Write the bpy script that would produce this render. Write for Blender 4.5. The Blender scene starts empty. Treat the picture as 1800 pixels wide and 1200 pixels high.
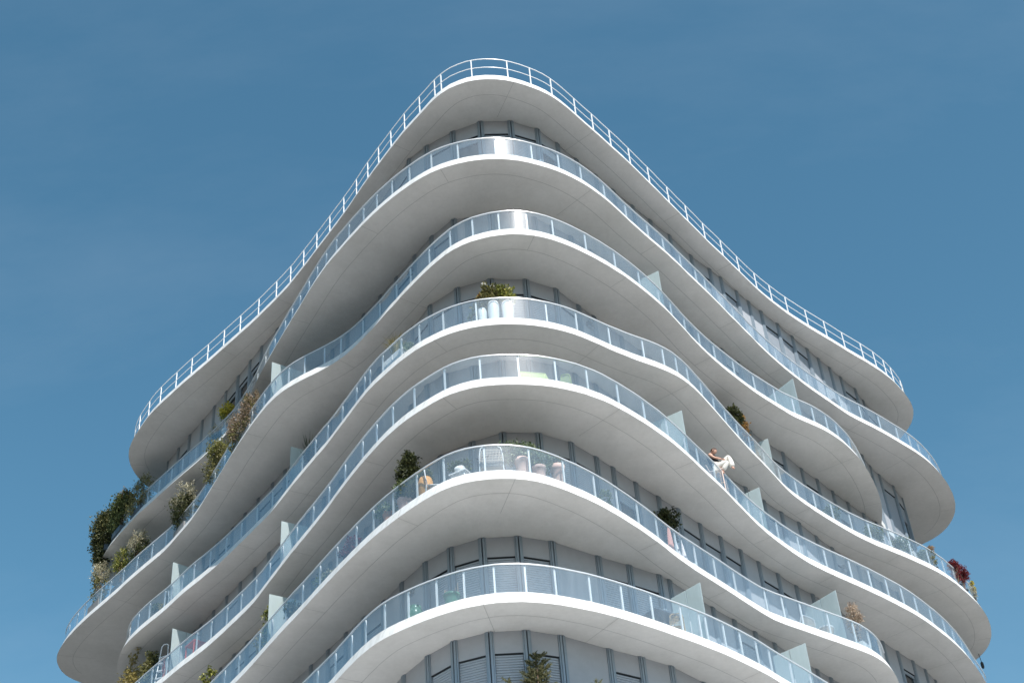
import bpy, bmesh, math, random
from mathutils import Vector, Matrix, Euler
from mathutils.geometry import tessellate_polygon

# ------------------------------------------------------------------ camera, sky, sun, exposure
scene = bpy.context.scene
col = scene.collection
CAM_Z = 1.6
PITCH, ROLL, FOCAL_PX = math.radians(39.3), math.radians(-5.0), 2600.0
cam_data = bpy.data.cameras.new("camera")
cam_data.sensor_fit = 'HORIZONTAL'
cam_data.sensor_width = 36.0
cam_data.lens = 36.0 * FOCAL_PX / 1800.0
cam_data.clip_start, cam_data.clip_end = 0.1, 4000.0
cam = bpy.data.objects.new("camera", cam_data)
col.objects.link(cam)
_f = Vector((0, math.cos(PITCH), math.sin(PITCH)))
_r = Vector((1, 0, 0)); _u = _r.cross(_f)
_R = math.cos(ROLL) * _r + math.sin(ROLL) * _u
_U = -math.sin(ROLL) * _r + math.cos(ROLL) * _u
M = Matrix((_R, _U, -_f)).transposed().to_4x4()
M.translation = Vector((0, 0, CAM_Z))
cam.matrix_world = M
scene.camera = cam
def project(p):
    d = Vector(p) - Vector((0, 0, CAM_Z)); z = d.dot(_f)
    return 900 + FOCAL_PX * d.dot(_R) / z, 600 - FOCAL_PX * d.dot(_U) / z, d.length

SUN_DIR = Vector((0.391, -0.921, 1.072)).normalized()
SUN_EL = math.asin(SUN_DIR.z); SUN_ROT = math.atan2(SUN_DIR.x, SUN_DIR.y)
world = bpy.data.worlds.new("World"); scene.world = world; world.use_nodes = True
wn, wl = world.node_tree.nodes, world.node_tree.links
wn.clear()
sky = wn.new('ShaderNodeTexSky'); sky.sky_type = 'NISHITA'; sky.sun_disc = False
sky.sun_elevation = SUN_EL; sky.sun_rotation = SUN_ROT
sky.air_density = 1.0; sky.dust_density = 0.6; sky.ozone_density = 1.5
bg = wn.new('ShaderNodeBackground'); bg.inputs['Strength'].default_value = 0.096
wo = wn.new('ShaderNodeOutputWorld')
# thin cirrus veil: real cloud cover laid over the sky by direction
tc = wn.new('ShaderNodeTexCoord'); mp = wn.new('ShaderNodeMapping')
mp.inputs['Scale'].default_value = (0.9, 3.4, 2.6); mp.inputs['Rotation'].default_value = (0.3, 0.5, 0.4)
nz = wn.new('ShaderNodeTexNoise'); nz.inputs['Scale'].default_value = 1.6; nz.inputs['Detail'].default_value = 8.0
nz.inputs['Roughness'].default_value = 0.62
rp = wn.new('ShaderNodeValToRGB'); rp.color_ramp.elements[0].position = 0.46; rp.color_ramp.elements[1].position = 0.85
rp.color_ramp.elements[0].color = (0, 0, 0, 1); rp.color_ramp.elements[1].color = (0.055, 0.055, 0.055, 1)
mxs = wn.new('ShaderNodeMixRGB'); mxs.inputs['Color2'].default_value = (8.0, 8.6, 9.2, 1)
hs = wn.new('ShaderNodeHueSaturation'); hs.inputs['Saturation'].default_value = 1.17; hs.inputs['Hue'].default_value = 0.476; hs.inputs['Value'].default_value = 1.0
wl.new(tc.outputs['Generated'], mp.inputs['Vector']); wl.new(mp.outputs['Vector'], nz.inputs['Vector'])
wl.new(nz.outputs['Fac'], rp.inputs['Fac']); wl.new(rp.outputs['Color'], mxs.inputs['Fac'])
wl.new(sky.outputs['Color'], hs.inputs['Color']); wl.new(hs.outputs['Color'], mxs.inputs['Color1'])
wl.new(mxs.outputs['Color'], bg.inputs['Color']); wl.new(bg.outputs['Background'], wo.inputs['Surface'])

sun_data = bpy.data.lights.new("sun", 'SUN'); sun_data.energy = 4.0; sun_data.angle = math.radians(0.53)
sun_data.color = (1.0, 0.955, 0.90)
sun = bpy.data.objects.new("sun", sun_data); col.objects.link(sun)
sun.rotation_euler = SUN_DIR.to_track_quat('Z', 'Y').to_euler(); sun.location = (30, -60, 90)

scene.view_settings.view_transform = 'Standard'; scene.view_settings.look = 'None'
scene.view_settings.exposure = 0.70; scene.view_settings.gamma = 1.0
scene.cycles.max_bounces = 10; scene.cycles.diffuse_bounces = 5; scene.cycles.transparent_max_bounces = 24
scene.cycles.glossy_bounces = 4

# ------------------------------------------------------------------ building data, metres, x right / y away / z up
SOFFIT0, STOREY, SLAB = 36.4, 3.0, 0.28      # underside of the roof slab, storey height, slab edge height
def soffit(k): return SOFFIT0 - STOREY * k
def floor_z(k): return soffit(k) + SLAB
LEVELS = {
0: dict(nv=177,outline=[[-15.53,49.39],[-15.59,49.1],[-15.65,48.8],[-15.67,48.51],[-15.68,48.21],[-15.65,47.91],[-15.6,47.61],[-15.52,47.32],[-15.42,47.04],[-15.29,46.77],[-15.15,46.51],[-14.99,46.25],[-14.82,46.0],[-14.65,45.75],[-14.48,45.51],[-14.31,45.27],[-14.12,45.03],[-13.92,44.8],[-13.72,44.58],[-13.51,44.36],[-13.31,44.15],[-13.09,43.94],[-12.88,43.72],[-12.67,43.51],[-12.46,43.3],[-12.24,43.09],[-12.02,42.89],[-11.81,42.68],[-11.59,42.48],[-11.37,42.27],[-11.15,42.06],[-10.94,41.85],[-10.73,41.64],[-10.51,41.43],[-10.3,41.22],[-10.08,41.01],[-9.87,40.8],[-9.66,40.59],[-9.44,40.38],[-9.23,40.16],[-9.02,39.95],[-8.82,39.73],[-8.62,39.51],[-8.41,39.29],[-8.21,39.07],[-8.01,38.84],[-7.82,38.62],[-7.62,38.39],[-7.44,38.15],[-7.26,37.91],[-7.08,37.67],[-6.9,37.43],[-6.72,37.19],[-6.55,36.94],[-6.37,36.7],[-6.2,36.46],[-6.02,36.22],[-5.84,35.97],[-5.67,35.73],[-5.49,35.49],[-5.32,35.24],[-5.15,35.0],[-4.98,34.75],[-4.82,34.5],[-4.65,34.24],[-4.49,33.99],[-4.32,33.74],[-4.15,33.5],[-3.98,33.25],[-3.8,33.01],[-3.63,32.77],[-3.45,32.52],[-3.27,32.28],[-3.09,32.04],[-2.91,31.8],[-2.72,31.57],[-2.52,31.34],[-2.33,31.12],[-2.13,30.89],[-1.94,30.66],[-1.73,30.44],[-1.51,30.25],[-1.26,30.08],[-0.98,29.96],[-0.7,29.87],[-0.4,29.83],[-0.1,29.83],[0.2,29.87],[0.49,29.94],[0.77,30.05],[1.04,30.18],[1.3,30.33],[1.55,30.49],[1.79,30.67],[2.01,30.88],[2.21,31.1],[2.4,31.33],[2.58,31.57],[2.76,31.81],[2.94,32.05],[3.12,32.29],[3.31,32.53],[3.49,32.77],[3.66,33.01],[3.84,33.25],[4.02,33.49],[4.2,33.73],[4.37,33.98],[4.54,34.22],[4.71,34.47],[4.88,34.72],[5.05,34.97],[5.22,35.21],[5.39,35.46],[5.55,35.71],[5.72,35.96],[5.89,36.21],[6.06,36.46],[6.22,36.71],[6.39,36.95],[6.56,37.2],[6.73,37.45],[6.9,37.7],[7.06,37.95],[7.23,38.2],[7.4,38.44],[7.58,38.69],[7.75,38.93],[7.92,39.18],[8.09,39.43],[8.26,39.67],[8.43,39.92],[8.6,40.17],[8.77,40.42],[8.94,40.66],[9.12,40.91],[9.3,41.14],[9.48,41.38],[9.67,41.61],[9.86,41.84],[10.06,42.07],[10.25,42.3],[10.46,42.52],[10.66,42.74],[10.87,42.95],[11.08,43.17],[11.29,43.38],[11.5,43.59],[11.72,43.8],[11.93,44.01],[12.15,44.22],[12.36,44.43],[12.57,44.64],[12.78,44.86],[13.0,45.07],[13.21,45.27],[13.43,45.48],[13.65,45.69],[13.86,45.9],[14.07,46.12],[14.28,46.33],[14.47,46.56],[14.67,46.79],[14.85,47.02],[15.03,47.27],[15.19,47.52],[15.36,47.77],[15.51,48.03],[15.66,48.29],[15.79,48.56],[15.9,48.84],[15.99,49.12],[16.04,49.42],[16.06,49.72],[16.05,50.02],[16.0,50.31],[15.93,50.6],[15.66,51.34],[15.09,51.99],[14.26,52.57],[13.18,53.07],[11.88,53.49],[10.41,53.83],[8.77,54.1],[7.01,54.3],[5.15,54.43],[3.21,54.49],[1.24,54.48],[-0.76,54.4],[-2.73,54.25],[-4.67,54.04],[-6.53,53.76],[-8.3,53.43],[-9.94,53.02],[-11.43,52.56],[-12.73,52.04],[-13.82,51.46],[-14.67,50.83],[-15.25,50.14]],
 posts=[0.98,2.03,3.08,4.13,5.17,6.32,7.41,8.47,9.55,10.61,11.8,12.98,13.95,14.93,15.94,16.91,17.95,18.92,19.79,20.56,21.39,22.26,23.12,23.95,24.26,25.37,26.5,27.29,28.12,29.29,30.22,31.18,32.29,33.46,34.7,35.91,37.09,38.28,39.44,40.67,41.67,42.68,43.9,45.03,46.16,47.32,48.17,48.94,49.62,50.67,51.72],
 wall=[[-14.18,48.21],[-13.54,47.37],[-12.91,46.54],[-12.23,45.69],[-11.59,44.86],[-10.96,44.01],[-10.33,43.15],[-9.72,42.31],[-9.15,41.55],[-8.42,40.64],[-7.79,39.8],[-7.15,38.96],[-6.52,38.13],[-5.88,37.29],[-5.25,36.46],[-4.61,35.62],[-3.98,34.78],[-3.4,33.84],[-2.81,32.9],[-2.18,32.37],[-1.3,31.86],[-0.4,31.53],[0.55,31.62],[1.39,32.06],[2.0,32.77],[2.59,33.52],[3.21,34.31],[3.79,35.07],[4.44,35.9],[5.05,36.67],[5.74,37.52],[6.51,38.64],[7.21,39.44],[7.63,39.95],[8.25,40.78],[8.73,41.41],[9.23,42.03],[9.91,42.84],[10.54,43.67],[11.19,44.51],[11.69,45.17],[12.2,45.82],[12.71,46.5],[13.39,47.34],[13.82,48.19],[14.45,49.15],[15.05,50.95]],types=[1,1,0,0,0,3,3,3,0,1,0,0,2,1,1,0,0,1,0,1,2,1,1,2,0,0,0,0,0,0,0,1,0,1,0,0,1,1,1,0,0,0,1,2,2,1]),
1: dict(nv=197,outline=[[-17.36,50.79],[-17.22,50.52],[-17.08,50.26],[-16.93,49.99],[-16.77,49.74],[-16.61,49.49],[-16.44,49.24],[-16.26,49.0],[-16.08,48.76],[-15.89,48.52],[-15.7,48.29],[-15.51,48.06],[-15.32,47.82],[-15.13,47.59],[-14.94,47.36],[-14.74,47.14],[-14.53,46.92],[-14.32,46.7],[-14.11,46.48],[-13.91,46.27],[-13.7,46.05],[-13.5,45.83],[-13.29,45.61],[-13.08,45.39],[-12.87,45.18],[-12.66,44.97],[-12.44,44.75],[-12.23,44.54],[-12.02,44.33],[-11.81,44.11],[-11.6,43.89],[-11.4,43.67],[-11.2,43.45],[-11.0,43.22],[-10.8,43.0],[-10.61,42.77],[-10.43,42.53],[-10.26,42.28],[-10.09,42.03],[-9.94,41.77],[-9.78,41.51],[-9.63,41.25],[-9.49,40.99],[-9.34,40.72],[-9.21,40.46],[-9.07,40.19],[-8.94,39.92],[-8.81,39.65],[-8.67,39.38],[-8.53,39.12],[-8.38,38.85],[-8.23,38.59],[-8.08,38.33],[-7.93,38.07],[-7.78,37.81],[-7.63,37.55],[-7.48,37.29],[-7.32,37.03],[-7.17,36.77],[-7.02,36.52],[-6.86,36.26],[-6.71,36.0],[-6.56,35.74],[-6.4,35.48],[-6.25,35.23],[-6.09,34.97],[-5.92,34.72],[-5.76,34.47],[-5.58,34.22],[-5.4,33.98],[-5.21,33.75],[-5.02,33.51],[-4.84,33.28],[-4.64,33.05],[-4.45,32.82],[-4.25,32.59],[-4.05,32.37],[-3.84,32.15],[-3.63,31.94],[-3.41,31.73],[-3.19,31.53],[-2.96,31.34],[-2.72,31.15],[-2.48,30.97],[-2.23,30.81],[-1.97,30.66],[-1.69,30.54],[-1.41,30.45],[-1.11,30.38],[-0.82,30.33],[-0.52,30.31],[-0.22,30.31],[0.08,30.34],[0.38,30.4],[0.67,30.48],[0.95,30.59],[1.22,30.72],[1.49,30.86],[1.74,31.01],[1.99,31.18],[2.23,31.37],[2.45,31.56],[2.67,31.77],[2.87,31.99],[3.07,32.22],[3.26,32.46],[3.44,32.7],[3.61,32.94],[3.78,33.19],[3.95,33.44],[4.12,33.69],[4.3,33.93],[4.47,34.18],[4.65,34.42],[4.83,34.66],[5.01,34.9],[5.19,35.14],[5.36,35.39],[5.53,35.63],[5.7,35.88],[5.86,36.14],[6.03,36.39],[6.2,36.64],[6.37,36.89],[6.53,37.13],[6.7,37.38],[6.87,37.64],[7.03,37.89],[7.19,38.14],[7.35,38.4],[7.51,38.65],[7.68,38.9],[7.84,39.15],[8.0,39.41],[8.17,39.66],[8.33,39.91],[8.48,40.17],[8.65,40.42],[8.82,40.67],[8.99,40.92],[9.16,41.16],[9.34,41.41],[9.51,41.65],[9.7,41.89],[9.88,42.13],[10.07,42.36],[10.25,42.6],[10.44,42.83],[10.63,43.06],[10.83,43.29],[11.03,43.52],[11.23,43.75],[11.43,43.97],[11.62,44.2],[11.82,44.42],[12.02,44.65],[12.22,44.87],[12.44,45.08],[12.66,45.28],[12.88,45.48],[13.11,45.68],[13.33,45.88],[13.55,46.09],[13.77,46.3],[13.98,46.51],[14.19,46.72],[14.4,46.94],[14.61,47.16],[14.82,47.37],[15.03,47.59],[15.23,47.81],[15.43,48.04],[15.62,48.27],[15.8,48.51],[15.98,48.75],[16.14,49.0],[16.31,49.26],[16.46,49.51],[16.61,49.78],[16.75,50.04],[16.88,50.31],[17.0,50.59],[17.12,50.86],[17.22,51.15],[17.31,51.43],[17.39,51.72],[17.44,52.02],[17.48,52.32],[17.49,52.62],[17.47,52.92],[17.42,53.22],[17.35,53.51],[17.24,53.79],[17.1,54.05],[16.92,54.29],[16.71,54.51],[16.49,54.71],[15.81,55.25],[14.83,55.7],[13.59,56.08],[12.12,56.37],[10.45,56.59],[8.62,56.74],[6.65,56.82],[4.58,56.83],[2.43,56.78],[0.25,56.67],[-1.94,56.5],[-4.11,56.27],[-6.22,55.98],[-8.25,55.65],[-10.16,55.27],[-11.92,54.84],[-13.49,54.37],[-14.86,53.86],[-15.97,53.31],[-16.82,52.72],[-17.35,52.11],[-17.54,51.46]],
 posts=[0.47,1.52,2.57,3.62,4.47,5.34,6.28,7.09,8.03,8.88,10.09,11.14,12.18,13.22,14.26,15.31,16.35,17.05,17.78,18.57,19.33,20.06,20.82,21.62,22.5,23.24,24.01,24.8,25.68,26.58,27.73,28.88,29.83,30.75,31.91,33.13,34.35,35.26,36.34,37.34,37.96,38.97,39.9,41.14,42.38,42.97,44.08,44.49,45.09,46.4,47.21,48.39,49.56,50.73,51.62,52.37,53.42,54.47,55.52,56.57,57.62,58.67],
 wall=[[-13.72,48.56],[-13.09,47.72],[-12.46,46.89],[-11.78,46.05],[-11.13,45.21],[-10.49,44.35],[-9.86,43.49],[-9.25,42.65],[-8.7,41.9],[-7.97,40.99],[-7.33,40.15],[-6.7,39.31],[-6.06,38.48],[-5.43,37.64],[-4.79,36.8],[-4.13,35.94],[-3.52,35.13],[-2.83,34.19],[-2.22,33.39],[-1.47,32.69],[-1.03,32.73],[-0.31,32.57],[0.38,32.63],[1.02,32.93],[1.54,33.4],[2.13,33.93],[2.75,34.67],[3.34,35.42],[4.0,36.25],[4.62,37.01],[5.3,37.84],[6.09,38.96],[6.82,39.78],[7.22,40.27],[7.85,41.08],[8.34,41.72],[8.86,42.34],[9.54,43.14],[10.17,43.95],[10.82,44.79],[11.34,45.45],[11.85,46.08],[12.36,46.77],[13.04,47.57],[13.46,48.4],[13.9,49.06],[14.6,49.97],[15.11,50.96]],types=[1,2,1,1,0,1,1,1,0,0,1,1,1,0,0,0,1,0,1,0,0,0,0,0,0,0,1,0,1,1,0,0,0,1,0,0,0,1,1,0,0,0,1,1,0,1,2]),
2: dict(nv=184,outline=[[-18.8,54.7],[-18.97,54.46],[-19.12,54.19],[-19.22,53.91],[-19.27,53.62],[-19.28,53.32],[-19.26,53.02],[-19.21,52.73],[-19.13,52.44],[-19.02,52.16],[-18.88,51.89],[-18.73,51.63],[-18.57,51.38],[-18.4,51.13],[-18.22,50.89],[-18.04,50.66],[-17.85,50.42],[-17.66,50.19],[-17.47,49.97],[-17.27,49.74],[-17.07,49.52],[-16.87,49.3],[-16.66,49.08],[-16.45,48.86],[-16.25,48.65],[-16.04,48.43],[-15.84,48.21],[-15.63,47.99],[-15.43,47.77],[-15.24,47.54],[-15.04,47.32],[-14.84,47.1],[-14.63,46.88],[-14.42,46.66],[-14.22,46.45],[-14.01,46.23],[-13.8,46.02],[-13.59,45.8],[-13.38,45.59],[-13.18,45.36],[-12.99,45.13],[-12.81,44.9],[-12.63,44.66],[-12.45,44.42],[-12.27,44.18],[-12.09,43.94],[-11.91,43.7],[-11.74,43.45],[-11.58,43.2],[-11.42,42.95],[-11.26,42.69],[-11.11,42.43],[-10.96,42.17],[-10.81,41.92],[-10.66,41.66],[-10.51,41.4],[-10.36,41.14],[-10.21,40.88],[-10.06,40.62],[-9.91,40.36],[-9.76,40.1],[-9.61,39.84],[-9.45,39.59],[-9.3,39.33],[-9.14,39.08],[-8.98,38.82],[-8.82,38.57],[-8.66,38.32],[-8.49,38.07],[-8.32,37.82],[-8.15,37.58],[-7.97,37.34],[-7.78,37.11],[-7.58,36.89],[-7.36,36.68],[-7.13,36.49],[-6.88,36.32],[-6.63,36.16],[-6.37,36.01],[-6.11,35.86],[-5.86,35.7],[-5.61,35.53],[-5.38,35.35],[-5.15,35.15],[-4.94,34.93],[-4.74,34.71],[-4.55,34.48],[-4.36,34.25],[-4.17,34.02],[-3.99,33.78],[-3.81,33.54],[-3.63,33.3],[-3.44,33.07],[-3.26,32.83],[-3.08,32.59],[-2.89,32.36],[-2.7,32.13],[-2.51,31.9],[-2.31,31.67],[-2.11,31.45],[-1.9,31.24],[-1.68,31.03],[-1.44,30.85],[-1.18,30.7],[-0.91,30.58],[-0.62,30.5],[-0.33,30.44],[-0.03,30.42],[0.27,30.42],[0.56,30.47],[0.85,30.55],[1.13,30.66],[1.4,30.8],[1.65,30.96],[1.89,31.13],[2.13,31.32],[2.35,31.51],[2.58,31.71],[2.79,31.92],[3.01,32.13],[3.21,32.35],[3.42,32.57],[3.61,32.8],[3.8,33.03],[3.98,33.26],[4.16,33.5],[4.34,33.75],[4.51,33.99],[4.68,34.24],[4.84,34.49],[4.99,34.75],[5.14,35.01],[5.29,35.27],[5.44,35.53],[5.58,35.79],[5.73,36.05],[5.89,36.31],[6.05,36.56],[6.21,36.81],[6.38,37.06],[6.55,37.3],[6.73,37.55],[6.91,37.79],[7.09,38.02],[7.27,38.26],[7.46,38.5],[7.64,38.73],[7.83,38.96],[8.03,39.19],[8.23,39.41],[8.43,39.63],[8.63,39.85],[8.84,40.07],[9.04,40.29],[9.26,40.5],[9.49,40.69],[9.72,40.88],[9.95,41.07],[10.18,41.26],[10.4,41.47],[10.6,41.68],[10.8,41.91],[10.99,42.14],[11.17,42.38],[11.34,42.63],[11.5,42.88],[11.66,43.13],[11.81,43.39],[11.94,43.66],[12.07,43.93],[12.2,44.2],[12.31,44.48],[12.43,44.76],[12.53,45.04],[12.64,45.32],[12.73,45.6],[12.82,45.89],[12.9,46.18],[12.97,46.47],[13.03,46.76],[13.08,47.06],[13.11,47.35],[13.14,47.65],[13.16,47.95],[13.2,48.35],[12.63,49.05],[9.96,50.15],[9.6,50.88],[9.01,51.6],[8.21,52.28],[7.22,52.94],[6.06,53.57],[4.76,54.16],[3.33,54.7],[1.8,55.21],[0.19,55.66],[-1.48,56.06],[-3.19,56.41],[-4.92,56.69],[-6.64,56.91],[-8.33,57.06],[-9.97,57.14],[-11.55,57.14],[-13.03,57.07],[-14.4,56.91],[-15.64,56.66],[-16.72,56.32],[-17.62,55.88],[-18.32,55.34]],
 posts=[0.77,1.82,2.87,3.92,4.69,5.37,6.09,6.84,7.85,8.98,10.1,11.12,12.3,13.35,14.5,15.54,16.63,17.69,18.56,19.42,20.48,21.33,22.14,22.88,23.7,24.41,25.53,26.52,27.54,28.36,29.37,30.36,31.18,31.98,32.81,33.64,34.87,36.13,37.35,38.47,39.29,40.24,41.18,42.11,43.26,44.42,45.56,46.52,47.5,48.31,49.06,50.11,51.16,52.21,53.26,54.31],
 wall=[[-13.8,48.5],[-13.16,47.66],[-12.53,46.83],[-11.85,45.99],[-11.15,45.08],[-10.44,44.2],[-9.83,43.36],[-9.21,42.52],[-8.56,41.67],[-8.01,40.96],[-7.37,40.12],[-6.73,39.28],[-6.1,38.45],[-5.47,37.61],[-4.83,36.77],[-4.2,35.93],[-3.55,35.08],[-2.96,34.11],[-2.35,33.18],[-1.48,32.5],[-0.47,32.23],[0.56,32.39],[1.44,32.93],[2.08,33.77],[2.54,34.34],[3.36,35.4],[4.02,36.24],[4.63,37.01],[5.3,37.84],[6.08,38.97],[6.8,39.79],[7.2,40.29],[7.74,41.01],[8.37,41.83],[8.99,42.51],[9.73,43.6],[10.37,44.38],[11.02,45.25],[11.68,46.1],[12.35,46.94],[12.93,47.64],[13.34,48.47],[13.94,49.38],[14.52,51.13]],types=[0,1,0,1,1,0,0,2,1,1,0,0,1,1,1,2,0,1,1,1,1,1,1,0,0,1,1,1,0,0,0,1,1,1,0,2,0,2,0,2,1,1,0]),
3: dict(nv=179,outline=[[-15.31,48.24],[-15.22,47.95],[-15.13,47.66],[-15.02,47.38],[-14.91,47.11],[-14.77,46.84],[-14.62,46.58],[-14.44,46.34],[-14.26,46.1],[-14.07,45.87],[-13.87,45.64],[-13.67,45.42],[-13.46,45.2],[-13.25,44.98],[-13.04,44.77],[-12.84,44.55],[-12.64,44.33],[-12.44,44.1],[-12.25,43.87],[-12.06,43.64],[-11.86,43.41],[-11.66,43.19],[-11.45,42.97],[-11.24,42.76],[-11.03,42.54],[-10.83,42.32],[-10.62,42.1],[-10.42,41.88],[-10.22,41.65],[-10.03,41.42],[-9.84,41.19],[-9.65,40.96],[-9.46,40.73],[-9.27,40.49],[-9.08,40.26],[-8.89,40.03],[-8.71,39.79],[-8.52,39.56],[-8.33,39.32],[-8.15,39.09],[-7.97,38.84],[-7.8,38.6],[-7.63,38.35],[-7.47,38.1],[-7.3,37.85],[-7.14,37.59],[-6.97,37.34],[-6.8,37.1],[-6.63,36.85],[-6.46,36.6],[-6.29,36.36],[-6.12,36.11],[-5.94,35.87],[-5.77,35.62],[-5.61,35.37],[-5.45,35.11],[-5.29,34.86],[-5.13,34.61],[-4.97,34.35],[-4.81,34.1],[-4.65,33.84],[-4.49,33.59],[-4.32,33.34],[-4.15,33.1],[-3.96,32.86],[-3.76,32.64],[-3.56,32.41],[-3.36,32.19],[-3.15,31.97],[-2.93,31.77],[-2.71,31.57],[-2.47,31.39],[-2.21,31.23],[-1.95,31.08],[-1.68,30.96],[-1.39,30.86],[-1.1,30.79],[-0.81,30.75],[-0.51,30.74],[-0.21,30.75],[0.09,30.79],[0.39,30.85],[0.67,30.93],[0.96,31.04],[1.23,31.16],[1.49,31.3],[1.75,31.46],[1.99,31.64],[2.22,31.83],[2.45,32.02],[2.68,32.22],[2.91,32.41],[3.15,32.59],[3.39,32.78],[3.63,32.95],[3.88,33.12],[4.12,33.29],[4.36,33.48],[4.58,33.68],[4.79,33.9],[4.97,34.14],[5.14,34.38],[5.3,34.64],[5.45,34.9],[5.59,35.16],[5.74,35.43],[5.88,35.69],[6.02,35.96],[6.16,36.22],[6.3,36.49],[6.44,36.75],[6.58,37.02],[6.73,37.28],[6.87,37.54],[7.02,37.81],[7.17,38.07],[7.32,38.32],[7.47,38.58],[7.62,38.84],[7.77,39.1],[7.92,39.37],[8.06,39.63],[8.2,39.89],[8.35,40.15],[8.51,40.41],[8.68,40.66],[8.86,40.9],[9.04,41.14],[9.23,41.37],[9.41,41.61],[9.61,41.84],[9.8,42.07],[10.0,42.3],[10.19,42.52],[10.39,42.74],[10.59,42.97],[10.8,43.19],[11.0,43.41],[11.21,43.62],[11.43,43.83],[11.65,44.04],[11.87,44.24],[12.1,44.43],[12.33,44.62],[12.56,44.82],[12.79,45.01],[13.02,45.21],[13.24,45.41],[13.46,45.61],[13.68,45.81],[13.9,46.02],[14.12,46.23],[14.32,46.44],[14.53,46.67],[14.72,46.89],[14.91,47.13],[15.1,47.36],[15.27,47.61],[15.44,47.85],[15.62,48.1],[15.78,48.35],[15.95,48.6],[16.11,48.85],[16.26,49.11],[16.41,49.37],[16.54,49.64],[16.67,49.91],[16.79,50.19],[16.89,50.47],[16.99,50.75],[17.07,51.04],[17.14,51.34],[17.2,51.63],[17.23,51.93],[17.25,52.23],[17.24,52.53],[17.2,52.83],[17.13,53.12],[17.04,53.4],[16.7,54.11],[16.03,54.69],[15.06,55.15],[13.84,55.5],[12.39,55.75],[10.74,55.9],[8.93,55.95],[6.99,55.91],[4.96,55.79],[2.86,55.59],[0.73,55.31],[-1.4,54.97],[-3.49,54.57],[-5.52,54.1],[-7.45,53.59],[-9.24,53.03],[-10.87,52.42],[-12.29,51.78],[-13.49,51.11],[-14.42,50.42],[-15.06,49.7],[-15.37,48.97]],
 posts=[1.13,2.18,3.09,4.14,4.63,5.41,6.27,7.32,8.37,9.43,10.5,11.57,12.63,13.84,14.8,15.65,16.71,17.73,18.31,18.68,19.44,20.37,21.16,22.03,23.04,24.02,25.05,26.04,27.26,28.49,29.26,29.88,30.53,31.47,32.37,33.24,34.12,35.01,36.08,37.27,38.32,39.43,40.48,41.55,42.57,43.61,44.76,45.85,46.94,47.92,48.97,50.02,51.07,52.12,53.17],
 wall=[[-13.9,48.42],[-13.27,47.59],[-12.63,46.75],[-11.96,45.91],[-11.67,45.54],[-11.03,44.68],[-10.4,43.8],[-9.77,42.96],[-9.13,42.14],[-8.5,41.26],[-7.86,40.43],[-7.21,39.6],[-6.88,39.17],[-6.24,38.34],[-5.6,37.5],[-4.97,36.67],[-4.33,35.84],[-3.68,34.99],[-3.08,34.04],[-2.53,33.14],[-1.97,32.7],[-1.14,32.46],[-0.35,32.33],[0.44,32.42],[1.15,32.74],[1.7,33.22],[2.28,33.79],[2.89,34.56],[3.47,35.32],[4.12,36.16],[4.73,36.93],[5.4,37.77],[6.34,39.1],[7.01,39.85],[7.66,40.72],[8.3,41.53],[8.95,42.26],[9.62,43.23],[10.25,44.07],[10.81,44.8],[11.32,45.47],[11.83,46.1],[12.33,46.79],[13.0,47.6],[13.41,48.43],[14.02,49.34],[14.6,51.1]],types=[1,1,1,0,0,0,1,0,0,1,1,0,0,0,2,1,1,0,2,0,0,0,0,0,0,0,0,2,1,1,0,0,0,1,1,0,0,0,1,0,0,2,1,1,0,1]),
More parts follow.
